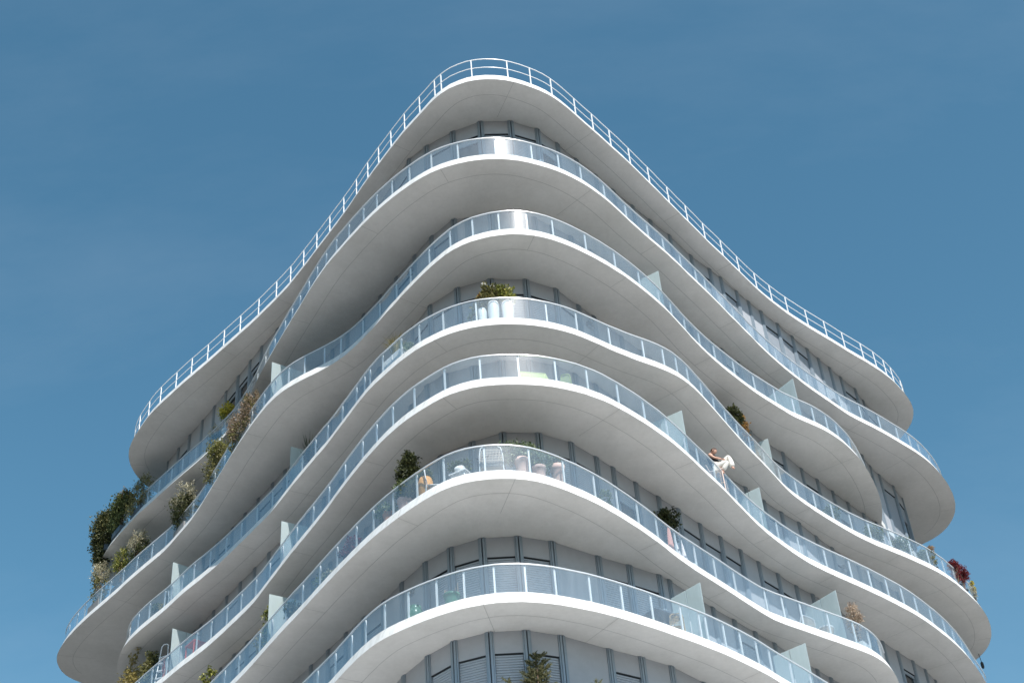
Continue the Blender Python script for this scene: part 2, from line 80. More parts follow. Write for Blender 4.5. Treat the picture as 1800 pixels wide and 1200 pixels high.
4: dict(nv=196,outline=[[-15.6,51.0],[-15.65,50.7],[-15.7,50.41],[-15.75,50.11],[-15.79,49.82],[-15.82,49.52],[-15.82,49.22],[-15.77,48.92],[-15.69,48.63],[-15.6,48.35],[-15.5,48.06],[-15.4,47.78],[-15.29,47.5],[-15.16,47.23],[-15.0,46.98],[-14.83,46.73],[-14.65,46.49],[-14.47,46.25],[-14.28,46.02],[-14.1,45.78],[-13.9,45.55],[-13.71,45.32],[-13.52,45.09],[-13.32,44.86],[-13.13,44.64],[-12.93,44.41],[-12.73,44.19],[-12.52,43.97],[-12.32,43.75],[-12.12,43.52],[-11.93,43.3],[-11.73,43.07],[-11.53,42.85],[-11.32,42.63],[-11.11,42.42],[-10.91,42.2],[-10.7,41.98],[-10.5,41.76],[-10.3,41.53],[-10.11,41.3],[-9.92,41.07],[-9.73,40.84],[-9.55,40.6],[-9.36,40.36],[-9.17,40.13],[-8.99,39.89],[-8.81,39.66],[-8.63,39.41],[-8.46,39.17],[-8.3,38.91],[-8.15,38.66],[-7.99,38.4],[-7.84,38.14],[-7.68,37.89],[-7.52,37.63],[-7.37,37.37],[-7.21,37.12],[-7.05,36.86],[-6.9,36.61],[-6.73,36.36],[-6.57,36.1],[-6.4,35.85],[-6.24,35.6],[-6.08,35.35],[-5.92,35.1],[-5.76,34.84],[-5.6,34.59],[-5.45,34.33],[-5.3,34.07],[-5.15,33.81],[-4.99,33.55],[-4.84,33.3],[-4.68,33.04],[-4.52,32.79],[-4.36,32.54],[-4.19,32.29],[-4.02,32.04],[-3.85,31.8],[-3.67,31.55],[-3.49,31.32],[-3.29,31.09],[-3.09,30.86],[-2.88,30.65],[-2.66,30.45],[-2.43,30.26],[-2.19,30.07],[-1.95,29.9],[-1.69,29.75],[-1.41,29.64],[-1.12,29.56],[-0.82,29.52],[-0.52,29.52],[-0.23,29.54],[0.07,29.58],[0.37,29.64],[0.66,29.71],[0.94,29.81],[1.21,29.93],[1.48,30.07],[1.74,30.22],[1.98,30.4],[2.22,30.58],[2.44,30.78],[2.65,31.0],[2.86,31.22],[3.05,31.44],[3.25,31.67],[3.44,31.9],[3.62,32.14],[3.8,32.38],[3.98,32.62],[4.15,32.87],[4.31,33.12],[4.47,33.37],[4.63,33.63],[4.78,33.89],[4.93,34.15],[5.08,34.41],[5.23,34.66],[5.39,34.92],[5.54,35.18],[5.69,35.44],[5.83,35.7],[5.97,35.97],[6.12,36.23],[6.26,36.49],[6.41,36.76],[6.55,37.02],[6.7,37.28],[6.86,37.54],[7.01,37.79],[7.18,38.04],[7.35,38.29],[7.52,38.53],[7.7,38.77],[7.88,39.02],[8.06,39.25],[8.25,39.49],[8.44,39.72],[8.64,39.94],[8.85,40.15],[9.06,40.37],[9.28,40.58],[9.49,40.79],[9.71,40.99],[9.93,41.2],[10.15,41.4],[10.36,41.61],[10.58,41.82],[10.79,42.03],[11.01,42.24],[11.22,42.46],[11.42,42.67],[11.63,42.89],[11.83,43.11],[12.04,43.33],[12.24,43.55],[12.43,43.78],[12.62,44.01],[12.81,44.25],[12.99,44.49],[13.17,44.73],[13.34,44.97],[13.51,45.22],[13.69,45.46],[13.86,45.71],[14.02,45.96],[14.18,46.21],[14.34,46.47],[14.49,46.73],[14.64,46.99],[14.79,47.25],[14.92,47.52],[15.06,47.78],[15.19,48.05],[15.32,48.32],[15.45,48.6],[15.57,48.87],[15.69,49.14],[15.82,49.41],[15.95,49.68],[16.08,49.95],[16.21,50.22],[16.34,50.49],[16.46,50.77],[16.57,51.05],[16.65,51.34],[16.71,51.63],[16.77,51.93],[16.81,52.22],[16.83,52.52],[16.82,52.82],[16.78,53.12],[16.72,53.41],[16.66,53.71],[16.6,54.0],[16.28,54.72],[15.67,55.34],[14.79,55.86],[13.66,56.3],[12.32,56.64],[10.8,56.9],[9.13,57.08],[7.32,57.17],[5.42,57.19],[3.45,57.14],[1.43,57.01],[-0.6,56.82],[-2.61,56.56],[-4.58,56.24],[-6.47,55.85],[-8.27,55.42],[-9.93,54.92],[-11.44,54.38],[-12.76,53.79],[-13.86,53.15],[-14.72,52.47],[-15.31,51.75]],
 posts=[0.59,1.64,2.69,3.74,4.79,5.84,6.89,7.94,8.85,9.94,10.85,11.89,12.88,13.89,14.99,16.06,17.21,18.43,19.57,20.77,21.99,22.87,23.77,24.76,25.88,26.91,27.91,28.92,29.89,31.02,32.15,33.28,34.32,35.08,36.14,37.6,38.45,39.31,40.26,41.45,42.8,44.06,45.07,46.05,46.95,47.86,49.02,50.12,51.03,52.08,53.13,54.18,55.23,56.28,57.33],
 wall=[[-14.16,48.22],[-13.52,47.39],[-12.89,46.55],[-12.21,45.71],[-11.57,44.88],[-10.94,44.03],[-10.31,43.17],[-9.7,42.32],[-9.13,41.57],[-8.41,40.65],[-7.77,39.82],[-7.13,38.98],[-6.5,38.14],[-5.86,37.31],[-5.23,36.47],[-4.59,35.64],[-3.96,34.8],[-3.38,33.85],[-2.8,32.92],[-2.17,32.39],[-1.29,31.88],[-0.46,31.58],[0.49,31.75],[1.34,32.3],[2.0,33.09],[2.45,33.65],[3.08,34.5],[3.73,35.32],[4.32,36.04],[4.98,36.94],[5.62,37.76],[6.27,38.61],[6.87,39.41],[7.53,40.23],[8.17,41.07],[8.76,41.71],[9.1,42.14],[9.76,42.97],[10.36,43.8],[10.99,44.66],[11.48,45.34],[12.1,46.16],[12.75,46.99],[13.3,47.73],[13.81,48.66],[14.21,49.26],[14.8,51.03]],types=[0,0,2,1,1,0,0,1,1,1,2,0,1,1,1,1,2,1,0,0,1,1,1,1,0,2,0,0,1,1,1,0,1,1,0,0,1,0,2,0,0,3,0,0,0,0]),
5: dict(nv=152,outline=[[-15.4,51.2],[-15.46,50.91],[-15.52,50.61],[-15.59,50.32],[-15.64,50.02],[-15.69,49.73],[-15.71,49.43],[-15.69,49.13],[-15.63,48.83],[-15.55,48.55],[-15.45,48.26],[-15.36,47.98],[-15.26,47.69],[-15.14,47.41],[-15.01,47.14],[-14.86,46.88],[-14.7,46.63],[-14.52,46.39],[-14.35,46.14],[-14.18,45.9],[-14.0,45.65],[-13.83,45.41],[-13.66,45.16],[-13.48,44.92],[-13.3,44.68],[-13.12,44.43],[-12.94,44.19],[-12.76,43.95],[-12.58,43.71],[-12.4,43.47],[-12.22,43.23],[-12.04,42.99],[-11.86,42.75],[-11.68,42.51],[-11.5,42.27],[-11.32,42.03],[-11.15,41.79],[-10.97,41.54],[-10.79,41.3],[-10.62,41.06],[-10.44,40.81],[-10.27,40.57],[-10.09,40.33],[-9.91,40.08],[-9.74,39.84],[-9.56,39.6],[-9.39,39.35],[-9.21,39.11],[-9.04,38.86],[-8.87,38.62],[-8.69,38.37],[-8.52,38.12],[-8.35,37.88],[-8.18,37.63],[-8.01,37.38],[-7.85,37.13],[-7.69,36.88],[-7.52,36.62],[-7.36,36.37],[-7.19,36.12],[-7.03,35.87],[-6.86,35.62],[-6.69,35.37],[-6.52,35.13],[-6.35,34.88],[-6.18,34.63],[-6.01,34.38],[-5.85,34.13],[-5.68,33.88],[-5.51,33.63],[-5.34,33.38],[-5.17,33.14],[-5.0,32.89],[-4.82,32.65],[-4.65,32.4],[-4.47,32.16],[-4.29,31.92],[-4.11,31.68],[-3.92,31.44],[-3.73,31.21],[-3.53,30.99],[-3.33,30.77],[-3.12,30.55],[-2.91,30.34],[-2.69,30.13],[-2.47,29.93],[-2.23,29.74],[-1.99,29.57],[-1.72,29.43],[-1.44,29.33],[-1.14,29.28],[-0.84,29.26],[-0.54,29.28],[-0.25,29.33],[0.04,29.42],[0.31,29.54],[0.57,29.7],[0.81,29.88],[1.04,30.07],[1.26,30.28],[1.48,30.48],[1.69,30.7],[1.89,30.92],[2.08,31.15],[2.27,31.38],[2.45,31.62],[2.63,31.86],[2.81,32.1],[2.98,32.35],[3.15,32.6],[3.32,32.85],[3.48,33.1],[3.63,33.36],[3.79,33.61],[3.96,33.87],[4.13,34.11],[4.3,34.36],[4.48,34.6],[4.66,34.84],[4.84,35.08],[5.02,35.32],[5.2,35.56],[5.38,35.8],[5.56,36.05],[5.73,36.29],[5.91,36.53],[6.09,36.77],[6.27,37.01],[6.46,37.25],[6.65,37.48],[6.87,37.69],[7.09,37.89],[7.32,38.08],[7.55,38.27],[7.78,38.47],[8.01,38.66],[8.24,38.86],[8.47,39.05],[8.7,39.24],[8.93,39.44],[9.16,39.63],[9.39,39.83],[9.61,40.03],[9.82,40.24],[10.01,40.47],[10.19,40.71],[10.35,40.96],[10.5,41.23],[10.63,41.5],[10.74,41.78],[10.83,42.06],[10.91,42.35],[11.03,42.73],[10.56,43.41],[7.71,44.55],[7.37,45.3],[6.85,46.06],[6.15,46.81],[5.31,47.56],[4.32,48.29],[3.23,49.0],[2.03,49.68],[0.76,50.33],[-0.58,50.93],[-1.95,51.49],[-3.35,51.99],[-4.76,52.43],[-6.16,52.8],[-7.52,53.09],[-8.84,53.3],[-10.08,53.42],[-11.25,53.45],[-12.31,53.37],[-13.24,53.18],[-14.04,52.88],[-14.68,52.45],[-15.14,51.9]],
 posts=[0.92,1.97,3.02,4.07,5.12,6.17,7.22,8.27,9.32,10.37,11.42,12.47,13.52,14.57,16.06,16.97,17.96,19.08,20.21,21.28,22.4,23.3,24.23,25.22,26.18,27.29,28.42,29.47,30.57,31.51,32.45,33.43,34.39,35.35,36.32,37.36,38.93,39.66,40.43,41.6,42.75,43.58,44.63],
 wall=[[-14.3,48.12],[-13.66,47.28],[-13.02,46.45],[-12.35,45.6],[-11.71,44.77],[-11.07,43.93],[-10.45,43.07],[-9.84,42.22],[-9.27,41.46],[-8.54,40.55],[-7.91,39.71],[-7.27,38.88],[-6.45,37.79],[-5.84,36.98],[-5.22,36.1],[-4.63,35.31],[-4.0,34.56],[-3.42,33.7],[-2.72,32.78],[-2.02,32.17],[-1.19,31.85],[-0.28,31.91],[0.57,32.3],[1.73,33.22],[2.54,33.81],[3.35,34.45],[3.63,34.77],[4.45,35.9],[4.87,36.47],[5.51,37.29],[6.16,38.11],[6.78,38.9],[7.4,39.76],[8.21,40.81],[8.69,41.45],[9.19,42.06],[9.87,42.88],[10.5,43.7],[11.14,44.54],[11.65,45.21],[12.16,45.85],[12.66,46.53],[13.35,47.37],[13.77,48.21],[14.4,49.17],[15.0,50.97]],types=[1,1,1,0,0,1,1,0,0,2,1,1,0,1,0,1,0,0,1,1,1,1,0,1,1,0,0,0,0,1,0,0,1,0,0,1,2,1,0,0,0,1,1,0,0]),
6: dict(nv=188,outline=[[-15.4,51.2],[-15.46,50.91],[-15.52,50.61],[-15.58,50.32],[-15.64,50.03],[-15.69,49.73],[-15.71,49.43],[-15.69,49.13],[-15.63,48.84],[-15.55,48.55],[-15.45,48.27],[-15.36,47.98],[-15.26,47.7],[-15.15,47.42],[-15.01,47.15],[-14.86,46.9],[-14.68,46.65],[-14.51,46.41],[-14.33,46.17],[-14.15,45.93],[-13.97,45.69],[-13.79,45.45],[-13.61,45.21],[-13.43,44.97],[-13.25,44.73],[-13.07,44.49],[-12.89,44.25],[-12.71,44.01],[-12.53,43.77],[-12.35,43.53],[-12.18,43.28],[-12.0,43.04],[-11.83,42.8],[-11.65,42.55],[-11.48,42.31],[-11.3,42.06],[-11.13,41.82],[-10.95,41.58],[-10.78,41.33],[-10.61,41.09],[-10.43,40.84],[-10.26,40.6],[-10.08,40.36],[-9.91,40.11],[-9.74,39.87],[-9.57,39.62],[-9.4,39.37],[-9.22,39.13],[-9.05,38.88],[-8.88,38.63],[-8.71,38.39],[-8.54,38.14],[-8.37,37.9],[-8.2,37.65],[-8.03,37.4],[-7.86,37.16],[-7.68,36.91],[-7.51,36.66],[-7.34,36.42],[-7.17,36.17],[-7.0,35.92],[-6.83,35.68],[-6.66,35.43],[-6.49,35.18],[-6.32,34.94],[-6.15,34.69],[-5.98,34.44],[-5.81,34.2],[-5.64,33.95],[-5.47,33.7],[-5.3,33.45],[-5.15,33.2],[-4.99,32.94],[-4.83,32.68],[-4.68,32.43],[-4.51,32.18],[-4.35,31.93],[-4.17,31.69],[-3.98,31.45],[-3.78,31.23],[-3.56,31.03],[-3.32,30.85],[-3.07,30.68],[-2.82,30.52],[-2.56,30.37],[-2.29,30.23],[-2.02,30.11],[-1.74,30.0],[-1.45,29.92],[-1.15,29.87],[-0.86,29.84],[-0.56,29.86],[-0.26,29.9],[0.03,29.98],[0.31,30.08],[0.59,30.2],[0.85,30.34],[1.11,30.49],[1.37,30.64],[1.62,30.81],[1.86,30.98],[2.1,31.16],[2.34,31.35],[2.57,31.54],[2.8,31.73],[3.03,31.93],[3.25,32.13],[3.47,32.33],[3.7,32.53],[3.92,32.73],[4.13,32.94],[4.35,33.15],[4.56,33.36],[4.76,33.58],[4.96,33.8],[5.16,34.03],[5.36,34.26],[5.55,34.49],[5.74,34.72],[5.92,34.96],[6.09,35.2],[6.27,35.45],[6.45,35.69],[6.63,35.93],[6.81,36.16],[6.99,36.4],[7.18,36.64],[7.36,36.88],[7.54,37.12],[7.72,37.36],[7.9,37.6],[8.08,37.84],[8.26,38.08],[8.44,38.32],[8.62,38.56],[8.8,38.8],[8.98,39.04],[9.16,39.28],[9.34,39.52],[9.52,39.75],[9.71,39.99],[9.89,40.23],[10.07,40.47],[10.26,40.7],[10.44,40.94],[10.63,41.18],[10.81,41.41],[10.99,41.65],[11.18,41.89],[11.36,42.12],[11.55,42.36],[11.73,42.6],[11.91,42.83],[12.1,43.07],[12.28,43.31],[12.46,43.55],[12.64,43.79],[12.82,44.02],[13.01,44.26],[13.19,44.5],[13.37,44.74],[13.55,44.98],[13.73,45.22],[13.91,45.46],[14.09,45.7],[14.27,45.94],[14.45,46.18],[14.63,46.42],[14.81,46.66],[14.97,46.91],[15.12,47.17],[15.26,47.44],[15.39,47.71],[15.52,47.98],[15.65,48.25],[15.78,48.52],[15.91,48.79],[16.04,49.06],[16.16,49.33],[16.27,49.61],[16.34,49.9],[16.38,50.2],[16.4,50.5],[16.4,50.8],[16.4,51.1],[16.4,51.4],[16.4,51.7],[16.4,52.0],[16.23,52.74],[15.75,53.41],[14.97,54.0],[13.94,54.51],[12.68,54.95],[11.22,55.32],[9.59,55.61],[7.83,55.83],[5.95,55.98],[3.99,56.06],[1.98,56.07],[-0.05,56.02],[-2.08,55.89],[-4.07,55.7],[-5.99,55.45],[-7.81,55.13],[-9.51,54.75],[-11.05,54.31],[-12.41,53.8],[-13.55,53.24],[-14.45,52.62],[-15.08,51.94]],
 posts=[1.08,2.13,3.18,4.23,5.28,6.33,7.38,8.43,9.48,10.53,11.58,12.63,13.68,14.73,15.78,16.83,17.88,18.93,19.98,21.03,22.06,22.88,23.78,24.59,25.43,26.17,26.91,27.65,28.4,29.35,30.31,31.28,32.29,32.97,33.21,33.93,34.63,35.37,36.04,37.09,38.14,39.19,40.24,41.29,42.34,43.39,44.44,45.49,46.54,47.59,48.64,49.69,50.74,51.79,52.84,53.89,54.94],
 wall=[[-14.5,47.96],[-13.87,47.13],[-13.23,46.29],[-12.55,45.44],[-11.91,44.61],[-11.28,43.77],[-10.66,42.91],[-10.05,42.07],[-9.47,41.3],[-8.75,40.39],[-8.11,39.55],[-7.48,38.72],[-6.84,37.88],[-6.21,37.05],[-5.57,36.21],[-4.94,35.37],[-4.31,34.55],[-3.74,33.63],[-3.36,33.01],[-2.68,32.09],[-2.0,31.47],[-1.14,31.18],[-0.26,31.25],[0.56,31.66],[1.7,32.56],[2.49,33.12],[3.25,33.75],[4.11,34.82],[4.76,35.65],[5.37,36.42],[6.07,37.28],[6.83,38.39],[7.52,39.18],[7.95,39.71],[8.57,40.54],[9.05,41.16],[9.55,41.77],[10.23,42.59],[10.87,43.42],[11.51,44.26],[12.01,44.92],[12.53,45.57],[13.03,46.25],[13.73,47.11],[14.17,47.98],[14.82,48.98],[15.44,50.82]],types=[0,0,1,1,1,2,0,1,1,1,1,2,1,1,0,1,1,0,0,1,1,1,1,0,1,0,0,0,0,2,1,1,0,2,0,0,1,0,1,0,0,0,2,1,1,0]),
}
SCREENS = [[6, 4.25, 33.41, -0.715, 0.699, 1.0], [5, 9.09, 39.9, -0.654, 0.756, 1.28], [6, 7.33, 37.25, -0.797, 0.604, 1.05], [2, 9.6, 41.1, -0.629, 0.777, 1.41], [2, 4.78, 34.88, -0.86, 0.511, 1.45], [3, 8.13, 40.26, -0.864, 0.503, 0.65], [4, 4.65, 34.16, -0.865, 0.502, 1.45], [4, 7.19, 38.5, -0.813, 0.582, 0.8], [2, -7.94, 37.71, 0.807, 0.591, 1.91], [3, -7.35, 38.38, 0.841, 0.54, 0.86], [3, -12.6, 44.66, 0.744, 0.668, 1.28], [4, -7.5, 38.06, 0.855, 0.519, 0.85], [4, -12.23, 44.01, 0.742, 0.67, 1.05], [5, -7.61, 37.22, 0.839, 0.544, 1.27]]
LAMPS = [[2.33, 34.08, 29.83, 0.63, 0.78], [11.92, 45.47, 34.48, 0.62, 0.79], [10.58, 44.51, 26.8, 0.61, 0.79], [-3.07, 33.35, 20.85, 0.53, -0.85], [-2.92, 34.31, 32.83, 0.59, -0.81]]
PLACE = {
 'bushA': {'x': -15.08, 'y': 47.76, 'k': 1, 'top': 1.65, 'w': 1.0, 't': -0.88, 'bot': -0.14},
 'bushB': {'x': -16.17, 'y': 49.05, 'k': 1, 'top': 2.0, 'w': 1.05, 't': -0.92, 'bot': 0.23},
 'bushC': {'x': -17.05, 'y': 50.31, 'k': 1, 'top': 2.14, 'w': 1.12, 't': -1.07, 'bot': -0.44},
 'yellowball': {'x': -10.75, 'y': 43.47, 'k': 1, 'top': 1.6, 'w': 0.52, 't': -0.84, 'bot': 0.88},
 'paleflower': {'x': -11.31, 'y': 44.17, 'k': 1, 'top': 1.27, 'w': 0.65, 't': -0.82, 'bot': 0.72},
 'pinkA': {'x': -9.01, 'y': 39.34, 'k': 2, 'top': 1.64, 'w': 0.53, 't': -1.02, 'bot': 0.54},
 'pinkB': {'x': -9.55, 'y': 40.24, 'k': 2, 'top': 1.64, 'w': 0.57, 't': -1.04, 'bot': 0.45},
 'greenC': {'x': -10.84, 'y': 42.57, 'k': 2, 'top': 2.24, 'w': 0.77, 't': -1.04, 'bot': 0.84},
 'bigD': {'x': -12.47, 'y': 44.94, 'k': 2, 'top': 2.31, 'w': 0.99, 't': -0.93, 'bot': 0.44},
 'creamE': {'x': -14.89, 'y': 47.68, 'k': 2, 'top': 2.14, 'w': 0.84, 't': -0.84, 'bot': 1.1},
 'yellF': {'x': -15.76, 'y': 48.64, 'k': 2, 'top': 2.12, 'w': 0.74, 't': -0.82, 'bot': 1.06},
 'creamG': {'x': -16.95, 'y': 49.83, 'k': 2, 'top': 2.27, 'w': 0.92, 't': -0.84, 'bot': 1.03},
 'vaseA': {'x': -0.76, 'y': 31.1, 'k': 3, 'top': 0.68, 'w': 0.2, 't': -0.07},
 'vaseB': {'x': -0.43, 'y': 31.09, 'k': 3, 'top': 0.89, 'w': 0.32, 't': 0.04},
 'vaseC': {'x': -0.04, 'y': 31.12, 'k': 3, 'top': 0.87, 'w': 0.3, 't': 0.12},
 'oleander': {'x': -0.25, 'y': 31.2, 'k': 3, 'top': 1.64, 'w': 0.56, 't': 0.07},
 'planter': {'x': -3.39, 'y': 32.89, 'k': 3, 'top': 1.13, 'w': 0.71, 't': -0.84},
 'grass': {'x': -3.36, 'y': 32.93, 'k': 3, 'top': 1.81, 'w': 0.6, 't': -0.84},
 'darkgrass': {'x': -6.7, 'y': 37.84, 'k': 3, 'top': 2.02, 'w': 0.48, 't': -0.98},
 'lounger': {'x': 0.56, 'y': 30.32, 'k': 4, 'top': 0.96, 'w': 0.77, 't': 0.33},
 'limechair': {'x': 1.35, 'y': 30.69, 'k': 4, 'top': 0.88, 'w': 0.18, 't': 0.54},
 'tree5': {'x': -3.01, 'y': 31.16, 'k': 5, 'top': 2.08, 'w': 0.63, 't': -0.83},
 'potA': {'x': -3.09, 'y': 31.09, 'k': 5, 'top': 0.59, 'w': 0.29, 't': -0.83},
 'folA': {'x': -3.02, 'y': 31.03, 'k': 5, 'top': 1.13, 'w': 0.58, 't': -0.81},
 'basket': {'x': -2.51, 'y': 30.58, 'k': 5, 'top': 0.84, 'w': 0.26, 't': -0.76},
 'chairC': {'x': -2.25, 'y': 30.54, 'k': 5, 'top': 1.11, 'w': 0.33, 't': -0.73},
 'potD': {'x': -3.57, 'y': 31.72, 'k': 5, 'top': 0.66, 'w': 0.28, 't': -0.88},
 'folD': {'x': -3.63, 'y': 31.79, 'k': 5, 'top': 0.99, 'w': 0.44, 't': -0.9},
 'table5': {'x': -1.58, 'y': 30.15, 'k': 5, 'top': 0.82, 'w': 0.45, 't': -0.48},
 'chair5': {'x': -0.77, 'y': 29.96, 'k': 5, 'top': 1.16, 'w': 0.56, 't': 0.06},
 'potF': {'x': 0.01, 'y': 29.95, 'k': 5, 'top': 0.72, 'w': 0.31, 't': 0.42},
 'folF': {'x': -0.08, 'y': 29.96, 'k': 5, 'top': 1.14, 'w': 0.56, 't': 0.42},
 'potG': {'x': 0.44, 'y': 30.16, 'k': 5, 'top': 0.59, 'w': 0.25, 't': 0.65},
 'folG': {'x': 0.44, 'y': 30.35, 'k': 5, 'top': 1.28, 'w': 0.51, 't': 0.68},
 'potH': {'x': 0.91, 'y': 30.63, 'k': 5, 'top': 0.9, 'w': 0.29, 't': 0.75},
 'red5': {'x': -4.77, 'y': 33.27, 'k': 5, 'top': 1.03, 'w': 0.44, 't': -0.96},
 'pale5': {'x': -5.73, 'y': 34.69, 'k': 5, 'top': 0.79, 'w': 0.55, 't': -0.98},
 'pots5': {'x': -6.82, 'y': 36.27, 'k': 5, 'top': 0.63, 'w': 0.21, 't': -0.99},
 'fol5': {'x': -6.77, 'y': 36.29, 'k': 5, 'top': 0.99, 'w': 0.44, 't': -0.99},
 'vine5': {'x': -7.64, 'y': 37.72, 'k': 5, 'top': 1.73, 'w': 0.51, 't': -0.98},
 'vine5b': {'x': -8.08, 'y': 38.37, 'k': 5, 'top': 1.58, 'w': 0.31, 't': -0.96},
 'wisp5': {'x': 2.1, 'y': 31.98, 'k': 5, 'top': 0.98, 'w': 0.34, 't': 0.93},
 'dark5': {'x': 3.93, 'y': 35.04, 'k': 5, 'top': 2.23, 'w': 0.53, 't': 0.93},
 'surf': {'x': 3.85, 'y': 34.42, 'k': 5, 'top': 0.91, 'w': 0.25, 't': 0.95},
 'drape1': {'x': 4.06, 'y': 34.71, 'k': 5, 'top': 0.87, 'w': 0.16, 't': 0.94},
 'drape2': {'x': 4.24, 'y': 35.04, 'k': 5, 'top': 1.18, 'w': 0.21, 't': 0.93},
 'bowl': {'x': 4.38, 'y': 34.97, 'k': 5, 'top': 0.42, 'w': 0.22, 't': 0.93},
 'stool': {'x': 8.59, 'y': 39.8, 'k': 5, 'top': 0.68, 'w': 0.44, 't': 0.7},
 'hoop': {'x': 7.76, 'y': 39.11, 'k': 5, 'top': 0.57, 'w': 0.5, 't': 0.71},
 'boxplanter': {'x': 9.63, 'y': 40.79, 'k': 5, 'top': 0.74, 'w': 0.45, 't': 0.92},
 'paletree': {'x': 9.77, 'y': 40.98, 'k': 5, 'top': 1.99, 'w': 0.62, 't': 0.96},
 'vg1': {'x': -2.9, 'y': 31.04, 'k': 6, 'top': 0.61, 'w': 0.41, 't': -0.6},
 'vg2': {'x': -1.97, 'y': 30.64, 'k': 6, 'top': 0.71, 'w': 0.38, 't': -0.42},
 'table6': {'x': 3.22, 'y': 32.91, 'k': 6, 'top': 0.84, 'w': 0.61, 't': 0.74},
 'chair6': {'x': 3.53, 'y': 33.05, 'k': 6, 'top': 0.71, 'w': 0.2, 't': 0.75},
 'bamboo': {'x': -14.3, 'y': 46.68, 'k': 4, 'top': 2.69, 'w': 0.98, 't': -0.91},
 'bamboo2': {'x': -13.49, 'y': 45.84, 'k': 4, 'top': 1.99, 'w': 0.56, 't': -0.87},
 'ladder': {'x': -12.91, 'y': 45.15, 'k': 4, 'top': 2.01, 'w': 0.31, 't': -0.86},
 'redchair': {'x': -12.37, 'y': 44.55, 'k': 4, 'top': 0.9, 'w': 0.38, 't': -0.83},
 'redtable': {'x': -11.54, 'y': 43.76, 'k': 4, 'top': 1.11, 'w': 0.55, 't': -0.85},
 'yell5': {'x': -10.39, 'y': 41.42, 'k': 5, 'top': 1.83, 'w': 0.7, 't': -0.94},
 'dark3': {'x': 6.99, 'y': 38.65, 'k': 3, 'top': 2.18, 'w': 0.46, 't': 1.04},
 'orange3': {'x': 7.26, 'y': 39.02, 'k': 3, 'top': 2.06, 'w': 0.39, 't': 1.04},
 'wisp3': {'x': 7.25, 'y': 39.0, 'k': 3, 'top': 1.29, 'w': 0.72, 't': 1.04},
 'sh3a': {'x': 10.39, 'y': 43.33, 'k': 3, 'top': 1.0, 'w': 0.62, 't': 0.83},
 'sh3b': {'x': 12.04, 'y': 44.9, 'k': 3, 'top': 1.13, 'w': 0.79, 't': 0.69},
 'sh3c': {'x': 13.21, 'y': 45.93, 'k': 3, 'top': 1.37, 'w': 0.81, 't': 0.75},
 'sh3d': {'x': 14.18, 'y': 46.87, 'k': 3, 'top': 1.43, 'w': 0.86, 't': 0.83},
 'or3': {'x': 14.44, 'y': 46.87, 'k': 3, 'top': 1.18, 'w': 0.3, 't': 0.86},
 'red3a': {'x': 15.55, 'y': 48.27, 'k': 3, 'top': 1.26, 'w': 0.42, 't': 0.97},
 'red3b': {'x': 17.14, 'y': 52.35, 'k': 3, 'top': 3.33, 'w': 0.6, 't': 1.6},
 'yel3': {'x': 16.54, 'y': 49.99, 'k': 3, 'top': 1.32, 'w': 0.39, 't': 1.16},
 'chair3': {'x': -12.53, 'y': 44.95, 'k': 3, 'top': 0.82, 'w': 0.35, 't': -0.82},
 'green3': {'x': -13.34, 'y': 45.73, 'k': 3, 'top': 1.0, 'w': 0.4, 't': -0.83},
 'whitebox': {'x': -7.34, 'y': 37.27, 'k': 5, 'top': 1.47, 'w': 0.37, 't': -1.0},
}
